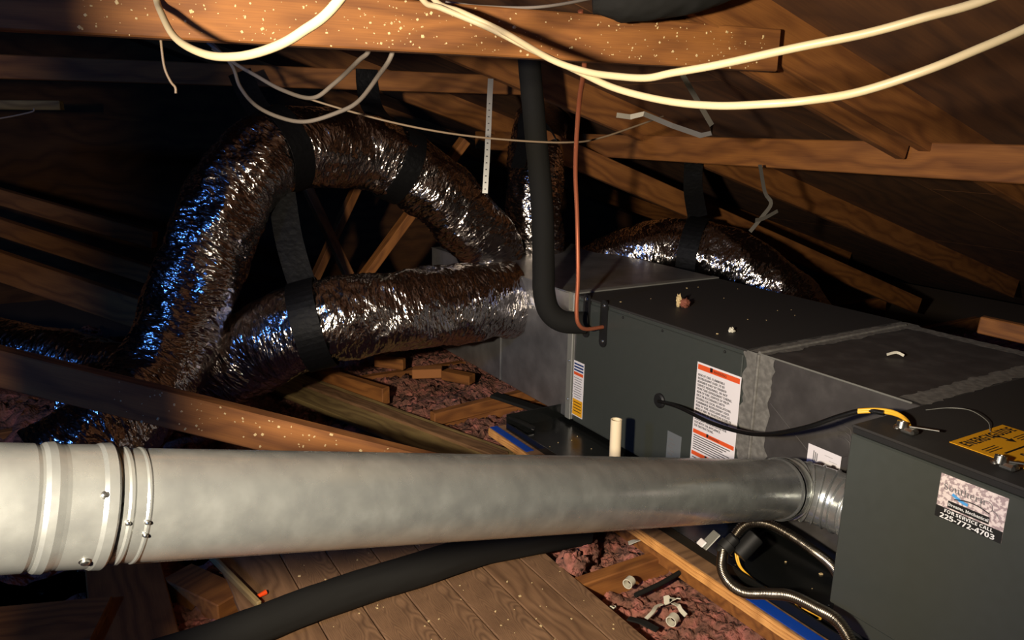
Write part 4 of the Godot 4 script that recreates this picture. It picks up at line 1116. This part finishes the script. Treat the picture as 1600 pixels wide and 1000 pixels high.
# ---------------------------------------------------------------- what lies on the floor
func ground() -> void:
	# planked deck; every plank its own piece of the floor
	var deck := Node3D.new()
	deck.name = "floor_deck"
	add_child(deck)
	tag(deck, "oak-patterned wood plank deck under the thick black line", "floor", "", "structure")
	var x := 0.285
	var i := 0
	for w in [0.14, 0.105, 0.105, 0.105, 0.105, 0.101, 0.072]:
		obj("plank", box_mesh(Vector3(2.6, 0.018, w - 0.0025), 0.002), mats["deck_oak_b"] if i in [0, 5] else mats["deck_oak"], deck, Transform3D(Basis(Vector3.FORWARD, Vector3.UP, Vector3.RIGHT), Vector3(x + w * 0.5, -0.009, -0.62)))
		x += w
		i += 1
	slab("under_board", Vector3(0.29, -0.03, -1.9), Vector3(1.015, -0.0185, 0.65), mats["fir_coarse"], deck)
	# boards beyond the deck
	tag(board("dark_plank", Vector3(0.085, -0.018, -2.25), Vector3(0.06, -0.018, -0.6), 0.03, 0.165, mats["fir_coarse"]), "wide dark plank in the pipe's shade beside the deck", "plank")
	tag(board("joist_offcut", Vector3(0.02, -0.01, -1.72), Vector3(-0.55, -0.01, -1.92), 0.05, 0.16, mats["fir"]), "orange-brown offcut plank lying beyond the dark plank", "plank")
	tag(board("wood_block", Vector3(0.20, -0.03, -1.76), Vector3(0.275, -0.03, -1.80), 0.05, 0.20, mats["fir"]), "end of an orange wood block beside the deck edge", "block")
	var slat := board("wood_strip", Vector3(0.27, 0.012, -1.87), Vector3(0.325, 0.012, -1.60), 0.02, 0.012, mats["fir_old"])
	tag(slat, "thin grey wood strip propped along the deck edge", "strip")
	# pale old board lying across the joists
	tag(board("old_board", Vector3(0.79, 0.012, -3.14), Vector3(1.165, 0.012, -2.0), 0.02, 0.20, mats["fir_old"]), "long pale weathered board lying on the insulation", "board")
	tag(board("old_board_strip", Vector3(0.86, 0.025, -3.02), Vector3(1.20, 0.025, -2.02), 0.012, 0.055, mats["deck_oak_b"]), "dark strip lying along the pale weathered board", "board")
	for b in [[Vector3(0.90, 0.03, -3.18), Vector3(1.08, 0.03, -2.72), 0.07, 0.04, "fir", "orange block of lumber beside the pale weathered board"], [Vector3(1.20, 0.045, -3.14), Vector3(1.29, 0.045, -3.03), 0.05, 0.03, "fir", "small upright lumber scrap under the level duct"], [Vector3(1.28, 0.04, -2.92), Vector3(1.39, 0.045, -2.86), 0.04, 0.06, "cardboard", "torn wood chunk lying before the plenum"], [Vector3(1.39, 0.04, -2.84), Vector3(1.46, 0.04, -2.72), 0.04, 0.05, "fir_coarse", "short squared wood scrap lying before the plenum"], [Vector3(1.15, 0.015, -2.45), Vector3(1.62, 0.02, -2.50), 0.05, 0.035, "fir", "pale splintered lumber length before the platform end"]]:
		tag(board("lumber_scrap", b[0], b[1], b[2], b[3], mats[b[4]]), b[5], "wood scrap")
	tag(board("dark_wedge", Vector3(1.40, 0.07, -2.44), Vector3(1.50, 0.05, -2.25), 0.012, 0.05, mats["foam_black"]), "dark wedge of foam against the plenum foot", "foam scrap")
	for b in [[Vector3(2.42, 0.36, -1.55), Vector3(2.62, 0.33, -1.28), 0.09, 0.02, "dim wood block end beyond the coil cabinet"], [Vector3(2.3, 0.53, -1.18), Vector3(2.34, 0.52, -1.02), 0.05, 0.03, "short dim wood block behind the transition box"]]:
		tag(board("eave_block", b[0], b[1], b[2], b[3], mats["fir"]), b[4], "block")
	# insulation
	batting("insulation", Vector2(1.0, -1.95), Vector2(1.42, -0.3), -0.055, 0.0075, 0.030, 4, "matted pink-brown insulation littered with scraps beside the deck")
	batting("insulation", Vector2(0.22, -4.3), Vector2(3.4, -1.93), -0.03, 0.017, 0.045, 5, "pink fibreglass insulation between joists before the plenum")
	batting("insulation", Vector2(-2.2, -4.5), Vector2(0.20, -1.98), -0.02, 0.022, 0.06, 6, "dim pink insulation beyond the red-brown brace")
	batting("insulation", Vector2(0.165, -2.0), Vector2(0.30, -0.6), -0.055, 0.008, 0.028, 8, "tuft of pink insulation in the slot beside the deck")
	batting("insulation", Vector2(-1.5, -1.95), Vector2(0.0, -0.6), -0.07, 0.02, 0.03, 9, "brown insulation in the shade under the vent collar")
	batting("insulation", Vector2(2.35, -2.2), Vector2(4.6, 0.4), 0.02, 0.03, 0.05, 12, "dark insulation along the eave behind the furnace")

func small_things() -> void:
	# debris in the gap
	for p in [[Vector3(1.127, -0.006, -1.288), 0.0125, 0.020, "cut ring of white plastic pipe on the gap joist"], [Vector3(1.122, -0.010, -1.128), 0.0125, 0.020, "cut ring of white plastic pipe among the scraps"]]:
		var r := thing("pipe_offcut", p[3], "pipe scrap", p[0], "pipe offcuts")
		obj("ring", turned(p[0] + Vector3(-0.010, 0, 0.004), Vector3(0.9, 0.0, -0.4), [[0.0, p[1] * 0.82], [0.0, p[1]], [p[2], p[1]], [p[2], p[1] * 0.82], [0.0, p[1] * 0.82]], 24), mats["pvc_white"], r)
	for s in [[Vector3(1.235, 0.0, -1.425), Vector3(1.285, 0.004, -1.405), 0.016, "curled white scrap beyond the gap joist"], [Vector3(1.155, -0.012, -1.195), Vector3(1.185, -0.004, -1.17), 0.022, "crumpled white paper scrap in the gap"], [Vector3(1.075, -0.014, -1.165), Vector3(1.14, -0.010, -1.185), 0.010, "torn white edged scrap of board in the gap"], [Vector3(1.165, -0.010, -1.175), Vector3(1.158, -0.010, -1.125), 0.010, "straight white plastic strip in the gap"], [Vector3(1.03, -0.02, -1.24), Vector3(1.045, -0.016, -1.235), 0.012, "tiny white crumb beside the deck edge"]]:
		var a: Vector3 = s[0]
		var b: Vector3 = s[1]
		tag(obj("white_scrap", ribbon([a, a.lerp(b, 0.35) + Vector3(0, 0.006, 0.003), a.lerp(b, 0.7) + Vector3(0, 0.002, -0.004), b], s[2], 0.002, Vector3(0.3, 0.3, 1.0), 0.006), mats["pvc_white"]), s[3], "scrap")
	tag(obj("dark_rod", sweep([Vector3(1.11, -0.012, -1.245), Vector3(1.2, -0.008, -1.25), Vector3(1.30, 0.0, -1.262)], 0.006, 8), mats["foam_black"]), "dark metal rod lying in the gap", "rod")
	tag(obj("dark_sliver", ribbon([Vector3(1.04, -0.014, -1.185), Vector3(1.055, -0.010, -1.155), Vector3(1.07, -0.014, -1.12)], 0.016, 0.004, Vector3.RIGHT, 0.01), mats["foam_black"]), "dark rubbery sliver in the pink insulation", "scrap")
	tag(obj("insulation_clump", blob(Vector3(1.05, -0.01, -1.42), Vector3(0.04, 0.035, 0.035), 3), mats["insulation"]), "ragged clump of pink insulation at the deck corner", "insulation")
	tag(obj("insulation_clump", blob(Vector3(1.12, -0.02, -1.47), Vector3(0.05, 0.03, 0.04), 8), mats["insulation"]), "ragged clump of brown insulation beyond the deck corner", "insulation")
	# orange wire nut
	tag(obj("wire_nut", turned(Vector3(0.332, 0.007, -1.645), Vector3(0.9, 0.05, -0.3), [[0.0, 0.0], [0.0, 0.0045], [0.02, 0.006], [0.022, 0.0]], 12), mats["orange"]), "tiny orange wire connector on the deck edge", "connector")
	# bits on the coil top
	tag(obj("insulation_scrap", blob(Vector3(1.60, 0.564, -1.66), Vector3(0.016, 0.013, 0.011), 4), mats["flake_red"]), "reddish scrap lying on the coil cabinet top", "scrap")
	tag(obj("insulation_scrap", blob(Vector3(1.587, 0.570, -1.672), Vector3(0.008, 0.018, 0.008), 6), mats["fleck"]), "pale scrap leaning on the reddish one", "scrap")
	tag(obj("insulation_scrap", blob(Vector3(1.509, 0.556, -1.387), Vector3(0.009, 0.008, 0.007), 7), mats["pvc_white"]), "white crumb near the coil cabinet's front edge", "scrap")
	tag(obj("white_sliver", ribbon([Vector3(1.672, 0.556, -1.055), Vector3(1.69, 0.562, -1.043), Vector3(1.70, 0.556, -1.03)], 0.006, 0.002, Vector3(0.3, 0.8, 0.3), 0.006), mats["pvc_white"]), "white sliver lying on the transition box", "scrap")
	var st := st_new()
	for k in 90:
		var p := Vector3(rng.randf_range(0.42, 1.0), 0.001, rng.randf_range(-1.75, -1.0))
		var s := 0.0015 + rng.randf() * rng.randf() * 0.004
		add_box(st, Vector3(s, s * 0.5, s * 1.4), 0.0, Transform3D(Basis(Vector3.UP, rng.randf() * TAU), p))
	for k in 12:
		var p := Vector3(rng.randf_range(1.44, 2.0), 0.5535, rng.randf_range(-1.9, -1.3))
		var s := 0.0015 + rng.randf() * rng.randf() * 0.004
		add_box(st, Vector3(s, s * 0.5, s * 1.4), 0.0, Transform3D(Basis(Vector3.UP, rng.randf() * TAU), p))
	for k in 30:
		var p := Vector3(rng.randf_range(1.23, 1.40), 0.1195, rng.randf_range(-1.9, -0.85))
		var s := 0.0015 + rng.randf() * rng.randf() * 0.004
		add_box(st, Vector3(s, s * 0.5, s * 1.4), 0.0, Transform3D(Basis(Vector3.UP, rng.randf() * TAU), p))
	tag(obj("crumbs", st.commit(), mats["fleck"]), "pale crumbs scattered on the deck, pan and cabinet", "crumbs", "", "stuff")

func blob(c: Vector3, r: Vector3, sd: int) -> ArrayMesh:
	var n := FastNoiseLite.new()
	n.seed = sd
	n.frequency = 1.0
	var rows := 16
	var cols := 22
	var P := PackedVector3Array()
	var uv := PackedVector2Array()
	for i in rows:
		var th := PI * (i + 0.02) / (rows - 0.96)
		for k in cols:
			var a := TAU * k / cols
			var d := Vector3(sin(th) * cos(a), cos(th), sin(th) * sin(a))
			var s := 1.0 + n.get_noise_3dv(d * 1.6) * 0.7 + n.get_noise_3dv(d * 5.0) * 0.3
			P.append(c + d * r * s)
		for k in cols + 1:
			uv.append(Vector2(float(k) / cols, float(i) / rows))
	return ring_mesh(P, rows, cols, uv, false)
